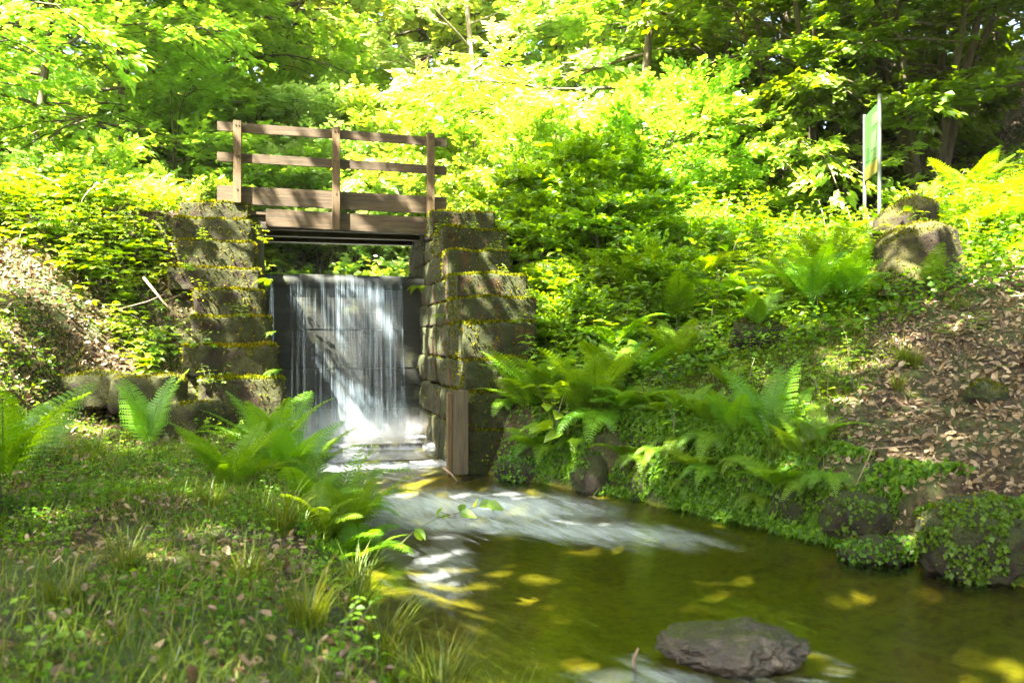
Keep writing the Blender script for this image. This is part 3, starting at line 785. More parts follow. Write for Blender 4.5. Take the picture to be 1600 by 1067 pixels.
class TreeProto:
    def __init__(s, seed, H=13, r0=.2, crown0=2.0, spread=4.5, limbs=22, elev=(.1, .7), lsize=.13, per=14, stems=1, flat=.7,
                 leaf='leaf_far', bark='bark', prof=None, sub=8, tw=5, droop=.15, stem_lean=.0, lw=.55, az=None, twig_tubes=False, us=.22):
        r = random.Random(seed); nr = np.random.default_rng(seed)
        gt = Geo(); tw_p = []; tw_d = []; tw_l = []
        prof = prof or (lambda t: math.sin(math.pi * (.18 + .8 * t)) ** .8)
        for st in range(stems):
            a0 = 2.4 * st + r.random(); ln = stem_lean * r.uniform(.5, 1.2)
            hh = H * (1 if stems == 1 else r.uniform(.7, 1)); n = 12
            rr = r0 * (1 if stems == 1 else r.uniform(.5, 1))
            pts = []; x = Vector((math.cos(a0), math.sin(a0), 0)) * (.0 if stems == 1 else .16)
            w1, w2 = r.uniform(0, 6), r.uniform(0, 6)
            for i in range(n + 1):
                t = i / n
                pts.append((x.x + math.cos(a0) * ln * hh * t ** 1.3 + .03 * hh * t * math.sin(4 * t + w1), x.y + math.sin(a0) * ln * hh * t ** 1.3 + .03 * hh * t * math.sin(5 * t + w2), hh * t - .3 * (1 - t)))
            tube(gt, pts, [rr * (1 - .93 * i / n) * (1 + .5 * math.exp(-i * 1.5)) for i in range(n + 1)], 9 if r0 > .1 else 6, r.random(), 0, False)
            P = np.array(pts); nl = max(3, limbs // stems)
            for k in range(nl):
                t = (k + r.random()) / nl; zf = crown0 / H + (1 - crown0 / H) * t
                fi = zf * n; i0 = min(int(fi), n - 1); b = Vector(P[i0] + (P[i0 + 1] - P[i0]) * (fi - i0))
                an = (2.399 * k + st + r.uniform(-.5, .5)) if az is None else r.uniform(*az)
                L = spread * prof(t) * r.uniform(.7, 1.15)
                e = elev[0] + (elev[1] - elev[0]) * t + r.uniform(-.15, .15)
                d = Vector((math.cos(an) * math.cos(e), math.sin(an) * math.cos(e), math.sin(e)))
                m = 7; lp = [b]; cur = b.copy()
                for j in range(m):
                    d = (d + Vector((r.gauss(0, .1), r.gauss(0, .1), r.gauss(0, .06) - droop * .25 * j / m * (2 if j > 3 else 0)))).normalized()
                    cur = cur + d * (L / m); lp.append(cur.copy())
                lr = max(.012, rr * .42 * (1 - t * .7))
                tube(gt, [tuple(q) for q in lp], [lr * (1 - .85 * j / m) for j in range(m + 1)], 5, r.random(), 0, False)
                for q in range(sub):
                    u = us + (1 - us) * (q + r.random()) / sub; fj = min(u * m, m - 1e-3); j0 = int(fj)
                    sb = lp[j0].lerp(lp[j0 + 1], fj - j0); ld = (lp[j0 + 1] - lp[j0]).normalized()
                    side = 1 if q % 2 else -1
                    sd = rot_toward(ld, Vector((0, 0, 1)), side * r.uniform(.5, 1.15)); sd.z += r.uniform(-.25, .3); sd.normalize()
                    SL = L * (.16 + .30 * (1 - u)) * r.uniform(.7, 1.3) + .25
                    e2 = sb + sd * SL; e2.z -= droop * SL
                    mid = sb.lerp(e2, .5) + Vector((0, 0, .06 * SL))
                    tube(gt, [tuple(sb), tuple(mid), tuple(e2)], [lr * .35, lr * .25, .004], 4, .5, 0, False)
                    for w in range(tw):
                        f = .15 + .85 * (w + r.random()) / tw
                        tp = sb.lerp(mid, f * 2) if f < .5 else mid.lerp(e2, f * 2 - 1)
                        td = rot_toward(sd, Vector((0, 0, 1)), (1 if w % 2 else -1) * r.uniform(.3, 1.1)); td.z += r.uniform(-.3, .15)
                        tl = r.uniform(.25, .6) * (.6 + lsize * 3)
                        tw_p.append(tp[:]); tw_d.append(td.normalized()[:]); tw_l.append(tl)
                        if twig_tubes: tube(gt, [tuple(tp), tuple(tp + td.normalized() * tl)], [.006, .002], 3, .5, 0, False)
        TP = np.array(tw_p); TD = np.array(tw_d); TL = np.array(tw_l); n = len(TP)
        k = np.repeat(np.arange(n), per); N = len(k)
        f = nr.uniform(.08, 1.05, N)
        D0 = TD[k]; S = unit(np.cross(D0, [0, 0, 1.0]) + 1e-6)
        p = TP[k] + D0 * (TL[k] * f)[:, None] + nr.normal(0, .04, (N, 3))
        sg = np.where(nr.random(N) < .5, -1, 1) * nr.uniform(.3, 1.1, N)
        D = D0 + S * sg[:, None] + np.array([0, 0, -.12]) + nr.normal(0, .18, (N, 3))
        NN = np.array([0, 0, 1.0]) + nr.normal(0, .75 * (1 - flat) + .22, (N, 3))
        gl = Geo(); L = lsize * nr.uniform(.6, 1.25, N)
        hue = .5 * vn(k * .37, k * .11, seed) + .5 * nr.random(N)
        leaves(gl, p, D, NN, L, L * lw, KITE, np.clip(hue, 0, 1))
        s.trunk = gt.mesh('trunk', [M[bark]], True); s.crown = gl.mesh('crown', [M[leaf]])
        s.nleaf = N
    def place(s, x, y, rz, sc, name, label, cat='tree', group=None, z=None, part='crown', sx=1.0):
        o = empty(name, (x, y, (g1(x, y) - .05) if z is None else z), rz, sc)
        if sx != 1.0: o.scale = (sc * sx, sc * sx, sc)
        tag(o, label, cat, group)
        inst('trunk' if cat == 'tree' else 'stem', s.trunk, o); inst('crown' if cat == 'tree' else 'foliage', s.crown, o)
        return o

T_yel = TreeProto(1, H=15, r0=.2, crown0=1.2, spread=4.6, limbs=30, leaf='leaf_yellow', lsize=.19, per=24, lw=.62, flat=.45)
T_far = TreeProto(2, H=16, r0=.24, crown0=2.0, spread=5.2, limbs=28, leaf='leaf_far', lsize=.20, per=24, elev=(0, .7), lw=.62, flat=.45)
T_pale = TreeProto(3, H=11, r0=.13, crown0=.8, spread=4.2, limbs=24, leaf='leaf_pale', bark='bark_pale', lsize=.20, per=24, droop=.35, flat=.6, lw=.5)
T_layer = TreeProto(4, H=10, r0=.15, crown0=.6, spread=4.6, limbs=24, leaf='leaf_far', lsize=.16, per=24, elev=(-.05, .45), flat=.9, droop=.3)
T_shrub = TreeProto(5, H=4.2, r0=.06, crown0=.25, spread=1.9, limbs=30, stems=5, stem_lean=.22, leaf='leaf_far', lsize=.14, per=18, sub=6, tw=4, lw=.6)
T_shrub2 = TreeProto(6, H=3.6, r0=.05, crown0=.2, spread=1.8, limbs=28, stems=4, stem_lean=.25, leaf='leaf_pale', lsize=.15, per=18, sub=6, tw=4, lw=.55)
T_soft = TreeProto(7, H=4.2, r0=.05, crown0=.4, spread=1.9, limbs=30, stems=6, stem_lean=.25, leaf='herb', lsize=.30, per=9, sub=5, tw=4, lw=.55, flat=.6)
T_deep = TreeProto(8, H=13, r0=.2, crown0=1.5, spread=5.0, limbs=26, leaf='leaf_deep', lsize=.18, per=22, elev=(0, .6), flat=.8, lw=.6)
T_hazel = TreeProto(9, H=8.5, r0=.11, crown0=1.6, spread=3.2, limbs=54, stems=9, stem_lean=.34, leaf='leaf_deep', lsize=.16, per=26, sub=7, tw=4, elev=(-.1, .5), flat=.85, droop=.3, lw=.68, bark='bark')
T_near = TreeProto(10, H=13, r0=.24, crown0=2.6, spread=6.4, limbs=24, leaf='leaf_far', lsize=.14, per=24, sub=12, tw=6, elev=(-.05, .45), flat=.6, droop=.25, az=(-1.7, 1.7), twig_tubes=True, lw=.6)

T_shade = TreeProto(14, H=15, r0=.3, crown0=6.8, spread=7.6, limbs=26, leaf='leaf_deep', lsize=.20, per=32, elev=(-.05, .5), flat=.9, lw=.62, us=.05)
def P(proto, px, Y, sc, name, label, cat='tree', group=None, rz=None, sx=1.0):
    return proto.place(at(px, Y), Y, random.uniform(0, 6.28) if rz is None else rz, sc, name, label, cat, group, sx=sx)

# big framing trees
P(T_near, -190, 16.0, 1.2, 'oak_tree', 'dark branched tree leaning in from the left edge with sky between its branches', rz=0)
P(T_hazel, 1285, 15.8, .95, 'hazel_tree', 'leafy hazel growing left of the sign with stems hidden by foliage', rz=2.2)
P(T_hazel, 1445, 14.6, 1.0, 'hazel_tree', 'many stemmed dark hazel tree on the slope behind the sign', rz=.4)
P(T_pale, 745, 19.5, 1.0, 'pale_tree', 'whitish feathery sunlit tree with a thin dark trunk right of the railing', rz=.6)
P(T_yel, 560, 23.5, 1.0, 'yellow_tree', 'tall yellow tinged tree rising behind the middle of the railing', rz=2)
P(T_far, 430, 21.5, .95, 'broadleaf_tree', 'tall bright green tree behind the left railing post', rz=1)
P(T_pale, 905, 20.5, 1.05, 'pale_tree', 'pale drooping tree between the whitish tree and the layered yellow tree', rz=3.1)
P(T_layer, 1010, 15.5, .95, 'layered_tree', 'bright yellow green tree with layered sprays in the upper middle', rz=1.2)
P(T_layer, 1130, 17.5, 1.15, 'layered_tree', 'leafy green tree between the layered yellow tree and the hazel', rz=4)
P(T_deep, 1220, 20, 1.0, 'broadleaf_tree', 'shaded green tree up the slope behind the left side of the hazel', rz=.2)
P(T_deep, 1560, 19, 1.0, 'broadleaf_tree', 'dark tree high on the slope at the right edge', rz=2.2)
P(T_layer, 200, 17.5, 1.0, 'layered_tree', 'bright layered tree beyond the pond at left', rz=.5)
P(T_layer, -120, 15, 1.1, 'layered_tree', 'bright layered tree cut off by the left edge of the view', rz=3.5)
P(T_yel, 300, 24, .9, 'yellow_tree', 'yellow tinged tree beyond the pond left of the railing', rz=1.5)
P(T_layer, 320, 19, 1.0, 'layered_tree', 'bright layered tree beyond the pond just left of the railing', rz=5)
P(T_layer, 60, 15.5, .9, 'layered_tree', 'bright bushy tree beyond the pond at the left edge', rz=2.5)
# woods round the pond
gr = 'sunlit trees of the wood beyond the pond'
for i, (px, Y, pr, sc) in enumerate(((-150, 26, T_far, 1.0), (30, 27, T_yel, .9), (180, 25, T_far, .95), (500, 29, T_far, 1.2), (660, 28, T_yel, 1.15), (800, 27, T_far, 1.15), (960, 26, T_yel, 1.1), (1090, 26, T_far, 1.1),
                                     (340, 34, T_yel, 1.0), (100, 36, T_far, 1.1), (560, 37, T_yel, 1.3), (720, 36, T_far, 1.4), (880, 35, T_far, 1.3), (1040, 34, T_yel, 1.3), (-80, 34, T_yel, 1.1), (250, 42, T_far, 1.1))):
    P(pr, px, Y, sc, 'woodland_tree', 'tall sunlit broadleaf tree in the bright wood beyond the pond', group=gr)
gr = 'shaded trees on the upper right slope'
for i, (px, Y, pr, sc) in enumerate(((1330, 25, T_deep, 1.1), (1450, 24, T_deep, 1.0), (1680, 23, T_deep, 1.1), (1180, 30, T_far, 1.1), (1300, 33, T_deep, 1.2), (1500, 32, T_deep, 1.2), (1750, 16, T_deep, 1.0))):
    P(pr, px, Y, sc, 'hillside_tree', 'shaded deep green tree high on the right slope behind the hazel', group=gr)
gr = 'bushes along the far pond shore'
for i in range(26):
    px = -150 + i * 50 + random.uniform(-15, 15); Y = random.uniform(17.0, 21.5)
    P((T_shrub, T_shrub2)[i % 2], px, Y, random.uniform(.8, 1.25), 'shore_bush', 'bright leafy bush on the far pond shore behind the footbridge', 'bush', gr)
gr = 'bushes on the dam right of the bridge'
for i, (px, Y, sc) in enumerate(((850, 13.2, .6), (930, 14.0, .8), (1000, 12.6, .55), (1060, 13.5, .7), (1130, 14.5, .8), (1200, 14.5, .6), (880, 15.5, .9))):
    P((T_shrub, T_shrub2)[i % 2] if i < 3 else T_shrub, px, Y, sc, 'bush', 'leafy bush on the rise between the bridge end and the sign', 'bush', gr)
gr = 'soft shrubs leaning over the right stepped wall'
for i, (u, v, sc) in enumerate(((2.2, .3, .30), (2.35, .9, .30), (2.2, 1.4, .26), (2.5, 1.8, .27), (2.3, 2.3, .24), (2.9, .6, .34), (3.0, 1.4, .30), (3.3, 2.2, .26), (3.6, .8, .34))):
    x, y = from_uv(u, v); T_soft.place(x, y, i * 1.1, sc, 'soft_shrub', 'soft bright green shrub leaning towards the outer side of the right stepped wall', 'bush', gr)
gr = 'bushes on the left dam crest'
for i, (px, Y, sc) in enumerate(((20, 12.6, .6), (110, 13, .7), (200, 12.8, .55), (270, 13.2, .6), (-60, 12.3, .7))):
    P((T_shrub2, T_shrub)[i % 2], px, Y, sc, 'bush', 'bright leafy bush on the dam crest left of the bridge', 'bush', gr)

# ------------------------------------------------------------------ ferns
def fern_mesh(seed, nf=8, L=.75, up=1.1, arc=None, pairs=24, a_rng=None, wid=.24):
    r = random.Random(seed); nr = np.random.default_rng(seed); g = Geo()
    for k in range(nf):
        an = (2 * math.pi * k / nf + r.uniform(-.3, .3)) if a_rng is None else a_rng[0] + (a_rng[1] - a_rng[0]) * (k + r.random()) / nf
        LL = L * r.uniform(.7, 1.12); e = up * r.uniform(.8, 1.12); bend = (arc or 1.1) * r.uniform(.7, 1.3)
        n = 40; pts = [np.array([0., 0, 0])]; tilt = r.uniform(-.35, .35)
        side0 = np.array([-math.sin(an), math.cos(an), tilt])
        for i in range(n):
            t = i / n; ee = e - bend * t ** 1.3
            pts.append(pts[-1] + LL / n * np.array([math.cos(an) * math.cos(ee), math.sin(an) * math.cos(ee), math.sin(ee)]))
        pts = np.array(pts); tube(g, pts[::4], np.linspace(.0045, .001, len(pts[::4])), 4, r.uniform(0, .4), 0, False)
        ts = np.linspace(.13, .985, pairs)
        T = unit(np.gradient(pts, axis=0)); S = unit(side0 - T * (T @ side0)[:, None]); Nn = np.cross(T, S)
        r.random(); tone = r.uniform(.1, .72)
        Pp, Dd, NN, Ls = [], [], [], []
        for sgn in (-1, 1):
            for t in ts:
                i = min(int(t * n), n - 1); q = pts[i] + (pts[i + 1] - pts[i]) * (t * n - i)
                prof = min(1, .35 + (t - .1) * 3.6) * (1 - t) ** .62 * 1.15 if t < .98 else .05
                pl = LL * wid * prof + .006
                d = unit(S[i] * sgn + T[i] * .38 + Nn[i] * .06 * r.uniform(-1, 2))
                nv = unit(Nn[i] + nr.normal(0, .12, 3))
                Pp.append(q); Dd.append(d); NN.append(nv); Ls.append(pl)
        Pp = np.array(Pp); Dd = np.array(Dd); NN = np.array(NN); Ls = np.array(Ls)
        m = 8
        for side in (-1, 1):
            f = (np.arange(m) + .5) / m
            base = Pp[:, None] + Dd[:, None] * (Ls[:, None] * f[None])[..., None]
            base = base - NN[:, None] * (Ls[:, None] * .18 * f[None] ** 2)[..., None]
            sd = np.cross(NN, Dd) * side
            dd = unit(sd[:, None] + Dd[:, None] * .75 + np.zeros((1, m, 1)))
            ln = (LL * wid * .125 * (1 - f * .72))[None] * (.35 + .65 * Ls / Ls.max())[:, None]
            leaves(g, base.reshape(-1, 3), dd.reshape(-1, 3), np.repeat(NN, m, 0) + nr.normal(0, .1, (len(Pp) * m, 3)), ln.ravel() * 1.15, np.repeat(Ls / m * .95, m) + .001, KITE, np.clip(tone + nr.normal(0, .06, len(Pp) * m), 0, 1))
        # narrow web along every pinna so it reads as one leaflet
        leaves(g, Pp, Dd, NN, Ls * 1.04, Ls * .11 + .002, KITE, tone)
    return g.mesh('fronds', [M['fern']])
FERN = [fern_mesh(1), fern_mesh(2, 7, .8, 1.2, .9), fern_mesh(3, 6, .7, .85, 1.1), fern_mesh(4, 9, .7, 1.0, 1.3)]
F_ONE = fern_mesh(11, 1, .8, 1.25, 1.0, 22, (-.4, .4))
F_FAN = fern_mesh(12, 5, .8, 1.35, .8, 24, (0.2, 3.0))
F_HANG = fern_mesh(13, 4, .6, .25, 1.5, 20, (3.6, 5.8))
def drf(x, y): return (x - np.interp(y, RY, RXv)) * .75
def fern(me, px, Y, sc, label, rz=0, dz=0.0, group=None, xyz=None):
    x, y = (at(px, Y), Y)
    if px > 780 and Y < 8.2:
        while drf(x, y) < .22: Y += .05; x, y = at(px, Y), Y
    z = g1(x, y) - .02 + dz if xyz is None else xyz
    o = inst('fern', me, None, (x, y, z), rz, sc * 1.3); tag(o, label, 'fern', group); return o
fern(F_FAN, 232, 7.0, .78, 'single bright upright fern frond before the squared blocks at left', .35)
fern(FERN[0], 480, 7.2, .72, 'lush fern on the left bank beside the foot of the waterfall', .5)
fern(FERN[3], 390, 7.1, .62, 'low arching fern under the lowest left wall block', 1.5)
fern(FERN[1], 365, 5.3, .60, 'soft broad fern in the grass at middle left', 2.5)
fern(FERN[1], 452, 6.0, .55, 'fern behind the grass tufts on the left bank', .5)
fern(F_FAN, 520, 5.6, .75, 'tall pale upright fern leaning over the left waterline', .1)
fern(FERN[2], 545, 5.15, .58, 'dark fern with fronds reaching out over the foam', 4.0)
fern(FERN[1], 5, 5.1, .85, 'big blurred looking fern at the left edge', 1.0)
fern(FERN[0], 40, 5.9, .6, 'smaller fern behind the big fern at the left edge', 2.0)
fern(FERN[0], 868, 7.35, .95, 'large glowing yellow green fern at the foot of the right stepped wall', .55)
fern(FERN[1], 835, 7.5, .8, 'upright fern right behind the large glowing fern', 2.2)
fern(F_HANG, 798, 7.45, .6, 'little fern hanging beside the upright board', 5.5, .1)
fern(F_HANG, 850, 7.1, .6, 'small pale fern on the wall face above the stream', 5.8, -.25)
fern(F_HANG, 945, 6.8, .8, 'fern hanging its fronds down the right bank', 5.6, .05)
fern(FERN[3], 1000, 7.2, .6, 'feathery fern in the grass above the right bank edge', .2)
fern(FERN[2], 1040, 6.7, .5, 'dark green fern drooping over the right bank stones', 1.2)
fern(FERN[1], 1140, 7.2, .34, 'mid green fern in the middle of the right grassy bank', 1.9)
fern(F_FAN, 1205, 6.0, .72, 'upright yellow green fern at the edge of the leaf litter', .1)
fern(F_FAN, 1265, 5.7, .45, 'small upright fern above the waterline stones', .2)
fern(F_HANG, 1120, 6.35, .6, 'fern hanging towards the water in the shade of the right bank', 5.4, .0)
fern(F_HANG, 1075, 6.5, .55, 'small fern trailing at the waterline of the right bank', 5.2, -.1)
fern(FERN[3], 1280, 5.9, .45, 'flat spreading fern at the left border of the leaf litter', .5)
fern(F_ONE, 1450, 8.0, .62, 'narrow single fern standing in front of the broad stump', -1.6)
fern(FERN[0], 1345, 8.4, .8, 'blurred bright fern left of the broad stump', .4)
fern(FERN[2], 1385, 8.2, .6, 'flat fern at the foot of the broad stump', 2.4)
fern(F_FAN, 1120, 11.0, .95, 'dark upright fern in the middle distance above the thicket', 0)
fern(FERN[0], 1185, 7.75, .55, 'silvery pale fern on the mossy hummock', .9, .25)
fern(FERN[1], 1060, 8.0, .7, 'broad fern leaning left in the middle of the thicket', 1.4)
fern(FERN[0], 1010, 7.9, .6, 'fern in deep shade at the foot of the thicket', 2)
fern(F_FAN, 1365, 11.0, .9, 'fern growing at the foot of the sign posts', .3)
fern(F_FAN, 1440, 12.2, 1.0, 'tall dark fern between the sign and the hazel stems', .1)
fern(FERN[1], 1490, 10.2, .8, 'fern behind the moss capped stump', .6)
fern(FERN[0], 1590, 9.2, .8, 'fern among the herbs at the right edge', .8)
fern(FERN[1], 1290, 10.6, .8, 'shaded fern left of the sign', .8)
fern(F_HANG, 1598, 6.2, .5, 'fern frond poking in over the leaf litter at right', 3.5)
rf = random.Random(77)
for i, (px, Y, sc) in enumerate(((905, 7.15, .7), (930, 7.5, .85), (985, 7.0, .7), (1025, 7.2, .5), (1070, 6.8, .42), (1110, 6.6, .40), (1165, 6.4, .40), (1185, 6.3, .36), (1235, 6.2, .42), (960, 7.9, .7), (820, 7.9, .75), (1100, 6.9, .36), (1245, 5.6, .45), (1150, 5.95, .5))):
    fern(FERN[i % 4], px, Y, sc, 'yellow green fern in the row of ferns along the right bank', rf.uniform(0, 6), group='ferns along the right bank')
for i, (px, Y, sc) in enumerate(((425, 6.6, .75), (505, 6.5, .85), (525, 6.0, .8), (470, 5.5, .65), (540, 5.5, .7), (410, 5.8, .6), (560, 5.0, .55), (490, 4.9, .5))):
    fern(FERN[(i + 1) % 4], px, Y, sc, 'feathery fern in the cluster of ferns on the left waterline', rf.uniform(0, 6), group='ferns clustered on the left waterline')
for i, (px, Y, sc) in enumerate(((1000, 9.5, .9), (1060, 9.0, .9), (1150, 9.2, .8), (1230, 9.0, .9), (1300, 9.4, .8), (900, 9.0, .9), (1090, 10.2, .9), (960, 8.6, .8), (1270, 8.1, .8), (1320, 8.0, .7), (1530, 9.5, .8), (1580, 10.5, .9), (1510, 11.5, .9))):
    fern(FERN[(i * 3 + 1) % 4], px, Y, sc, 'fern rising among the tall herbs of the right slope', rf.uniform(0, 6), group='ferns among the herbs of the right slope', dz=.25)
for u, v, z, s, rz, lb in ((-.93, 1.0, 2.0, .45, 4.6, 'fern growing from the left wall beside the weir lip'), (-.80, 1.95, 1.0, .42, 5.5, 'fern drooping from the lowest left wall block into the sluice'), (-.86, 1.5, 1.4, .32, 5.5, 'tiny fern on the left wall edge beside the falling water'), (.90, .3, 2.0, .45, 3.6, 'fern growing from the right sluice wall near the weir lip'), (.92, 1.7, 1.6, .3, 3.4, 'little fern on the mossy inner face of the right wall')):
    x, y = from_uv(u, v); o = inst('fern', F_HANG, None, (x, y, z), rz, s); tag(o, lb, 'fern')

# ------------------------------------------------------------------ herbs
def herb_mesh(seed, stems=4, H=.7, ll=.085, mat='herb', tri=False, arch=.25, lw=.62, gap=.065, spread=.14):
    r = random.Random(seed); nr = np.random.default_rng(seed); g = Geo(); Pl, Dl, Nl, Ll, Rl = [], [], [], [], []
    for s in range(stems):
        an = r.uniform(0, 6.28); h = H * r.uniform(.6, 1.1); b = np.array([r.gauss(0, spread), r.gauss(0, spread), 0]); n = 10
        pts = [b + np.array([math.cos(an), math.sin(an), 0]) * arch * h * (i / n) ** 2 + np.array([0, 0, h * (i / n) * (1 - arch * .45 * (i / n))]) for i in range(n + 1)]
        tube(g, pts, np.linspace(.005, .0015, n + 1), 4, r.random(), 1, False)
        pts = np.array(pts); m = int(h / gap); tone = r.random()
        for i in range(m):
            t = .18 + .82 * i / max(m - 1, 1); q = pts[min(int(t * n), n)]
            for sg in (0, 1):
                a = i * 1.4 + sg * math.pi + r.uniform(-.4, .4)
                d = np.array([math.cos(a), math.sin(a), r.uniform(-.35, .35)]); L = ll * (1.15 - .65 * t) * r.uniform(.7, 1.3)
                st = L * .55 * (1.3 - t)
                if tri:
                    for da in (-1.0, 0, 1.0):
                        dd = np.array([math.cos(a + da), math.sin(a + da), d[2] - .1]); Pl.append(q + d * (st + .03)); Dl.append(dd); Ll.append(L); Rl.append(tone * .5 + r.random() * .5); Nl.append(np.array([r.gauss(0, .28), r.gauss(0, .28), 1]))
                else:
                    Pl.append(q + d * st * .4); Dl.append(d); Ll.append(L); Rl.append(tone * .5 + r.random() * .5); Nl.append(np.array([r.gauss(0, .3), r.gauss(0, .3), 1]))
    Ll = np.array(Ll)
    leaves(g, np.array(Pl), np.array(Dl), np.array(Nl), Ll, Ll * lw, OVATE, np.array(Rl))
    return g.mesh('leaves', [M[mat], M['stem']])
HERB = [herb_mesh(20 + i, 5, .85 + .12 * (i % 3), .15, lw=.55, gap=.085) for i in range(6)]
BRAM = [herb_mesh(40 + i, 4, .7, .115, 'bramble', True, .75, .66, .11, .1) for i in range(5)]
SMALL = [herb_mesh(60 + i, 5, .28, .06, 'herb', False, .3, .7, .05, .07) for i in range(4)]
SMALLB = [herb_mesh(70 + i, 4, .32, .065, 'bramble', True, .6, .7, .08, .07) for i in range(3)]

def wallzone(x, y):
    u, v = to_uv(x, y); return (v < 3.0) & (np.abs(u) < 1.75) & (v > -1.8)
def scatter(n, xr, yr, test, seed):
    r = np.random.default_rng(seed); out = []
    while len(out) < n:
        x = r.uniform(*xr); y = r.uniform(*yr)
        if test(x, y): out.append((x, y))
    return out
def drf(x, y): return (x - np.interp(y, RY, RXv)) * .75
def dlf(x, y): return (np.interp(y, LY, LXv) - x) * .85
def litter_line(x, y): return x - (.86 * y - 2.95)
def plants(meshes, spots, name, label, cat, group, smin, smax, seed, sink=.02):
    r = random.Random(seed)
    for i, (x, y) in enumerate(spots):
        o = inst(name, meshes[i % len(meshes)], None, (x, y, g1(x, y) - sink), r.uniform(0, 6.28), r.uniform(smin, smax)); tag(o, label, cat, group)
def zA(x, y):
    if 1335 < x / y * F + 800 < 1520 and y < 9.9: return False
    return drf(x, y) > .75 and litter_line(x, y) < -.15 and not wallzone(x, y) and y > 8.15 + .08 * x
plants(HERB, scatter(190, (-.4, 6.0), (7.5, 12.2), zA, 1), 'leafy_herb', 'tall leafy green herb in the thicket between the right wall and the stumps', 'plant', 'tall herbs of the thicket on the right slope', .55, 1.0, 5)
def zB(x, y):
    return litter_line(x, y) > -.4 and y > 8.7 + .18 * (x - 5) and x / y < .68
plants(HERB, scatter(70, (4.6, 9.5), (8.8, 12.8), zB, 2), 'slope_herb', 'broad leaved green herb on the slope at right behind the stumps', 'plant', 'broad leaved herbs on the slope behind the stumps', .45, .8, 6)
def bare(x, y): return np.exp(-(((x + 4.8) / 1.35) ** 2 + ((y - 8.45) / .55) ** 2))
def zC(x, y):
    if bare(x, y) > .45: return False
    u, v = to_uv(x, y); return u < -2.05 and v < 2.3 and v > -.4 and x / y > -.66 and (v < 1.2 or vn(x * 1.6, y * 1.6, 5) > .74)
plants(BRAM, scatter(85, (-8.5, -3.2), (7.8, 12.2), zC, 3), 'bramble', 'yellow green bramble with pale three part leaves on the left embankment', 'plant', 'brambles on the left embankment', .7, 1.15, 7)
def zD(x, y):
    return drf(x, y) > .15 and litter_line(x, y) < -.1 and not wallzone(x, y) and drf(x, y) < 2.2 and y < 8.4
plants(SMALL, scatter(95, (-.2, 4), (5.0, 8.4), zD, 4), 'small_herb', 'small round leaved herb in the grass above the right bank edge', 'plant', 'small herbs on the right bank', .6, 1.2, 8)
def zE(x, y): return .1 < dlf(x, y) < 3.4 and 2.4 < y < 8 and x / y > -.65
plants(SMALL, scatter(60, (-5, .2), (2.4, 8), zE, 5), 'meadow_herb', 'small leafy herb among the grass on the left bank', 'plant', 'small herbs on the left bank', .4, .9, 9)
def zF(x, y): return litter_line(x, y) > 0 and drf(x, y) > .3 and x / y < .66
plants(SMALLB, scatter(16, (2, 6), (4.6, 9), zF, 6), 'seedling', 'low bright seedling poking through the leaf litter', 'plant', 'seedlings in the leaf litter', .3, .7, 10)
# plants rooted on and around the stone walls
k = 0
for (u, v, z, s, lb) in ((-1.75, .15, 2.98, .4, 'bramble sprig on the topmost left wall block'), (-1.02, .55, 2.5, .6, 'bramble sprig sprouting beside the fascia board at left'), (-1.65, .75, 2.46, .4, 'bramble sprig on the third left wall step'), (-1.8, 1.1, 2.1, .6, 'leafy bramble spilling over the fourth left wall step'), (-1.55, 1.3, 1.86, .42, 'bramble on the fifth left wall step'), (-1.2, 1.62, 1.56, .45, 'small bramble on the sixth left wall step'), (-1.6, 1.9, 1.25, .7, 'bramble over the seventh left wall step'), (-1.45, 2.2, .9, .6, 'bramble beside the lowest left wall block'),
                         (1.05, .75, 2.62, .6, 'sprig of leaves on the right wall at the railing end'), (1.3, .8, 2.9, .5, 'leafy sprig on the topmost right wall step'), (1.35, 1.5, 2.6, .45, 'leafy sprig on the second right wall step'), (1.5, 1.9, 2.31, .5, 'leafy sprig on the third right wall step'), (1.5, 2.35, 2.0, .4, 'leafy sprig on the fourth right wall step'), (1.7, 2.6, 1.75, .5, 'leafy sprig on the fifth right wall step'), (1.55, 2.8, 1.48, .5, 'leafy sprig on the sixth right wall step'), (1.0, 1.3, 1.9, .35, 'tuft of leaves on the inner face of the right wall')):
    x, y = from_uv(u, v); o = inst('wall_sprig', (SMALLB if u < 0 else SMALL + BRAM[:1])[k % 3], None, (x, y, z), k * 1.7, s * 1.25); tag(o, lb, 'plant'); k += 1
for i, (u, v) in enumerate(((1.85, .7), (2.0, 1.2), (1.95, 1.6), (2.05, 2.0), (2.0, 2.4), (1.9, 2.8), (1.75, 3.1), (2.3, 1.5), (2.3, 2.2))):
    x, y = from_uv(u, v); tag(inst('leafy_herb', HERB[i % 6], None, (x, y, g1(x, y) - .03), i * 1.9, .8), 'tall green herb leaning against the outer side of the right stepped wall', 'plant', 'herbs along the right stepped wall')
# broad leaved plants
HB = [herb_mesh(80 + i, 4, .5, .16, 'herb', False, .35, .7, .11, .1) for i in range(3)]
for i, (x, y) in enumerate(scatter(60, (-.4, 5.5), (7.6, 11.5), zA, 77)):
    tag(inst('broad_herb', HB[i % 3], None, (x, y, g1(x, y) + .15), i * 1.3, .9 + .3 * (i % 3)), 'broad leaved deep green plant between the tall herbs of the thicket', 'plant', 'broad leaved plants in the thicket')
B1 = herb_mesh(90, 6, .5, .13, 'bramble', False, .35, .72, .10, .08)
x, y = at(892, 7.5), 7.5
tag(inst('broad_leaved_plant', B1, None, (x, y, g1(x, y) - .02), .3, 1.4), 'broad heart leaved yellow green plant on the right bank above the stream', 'plant')
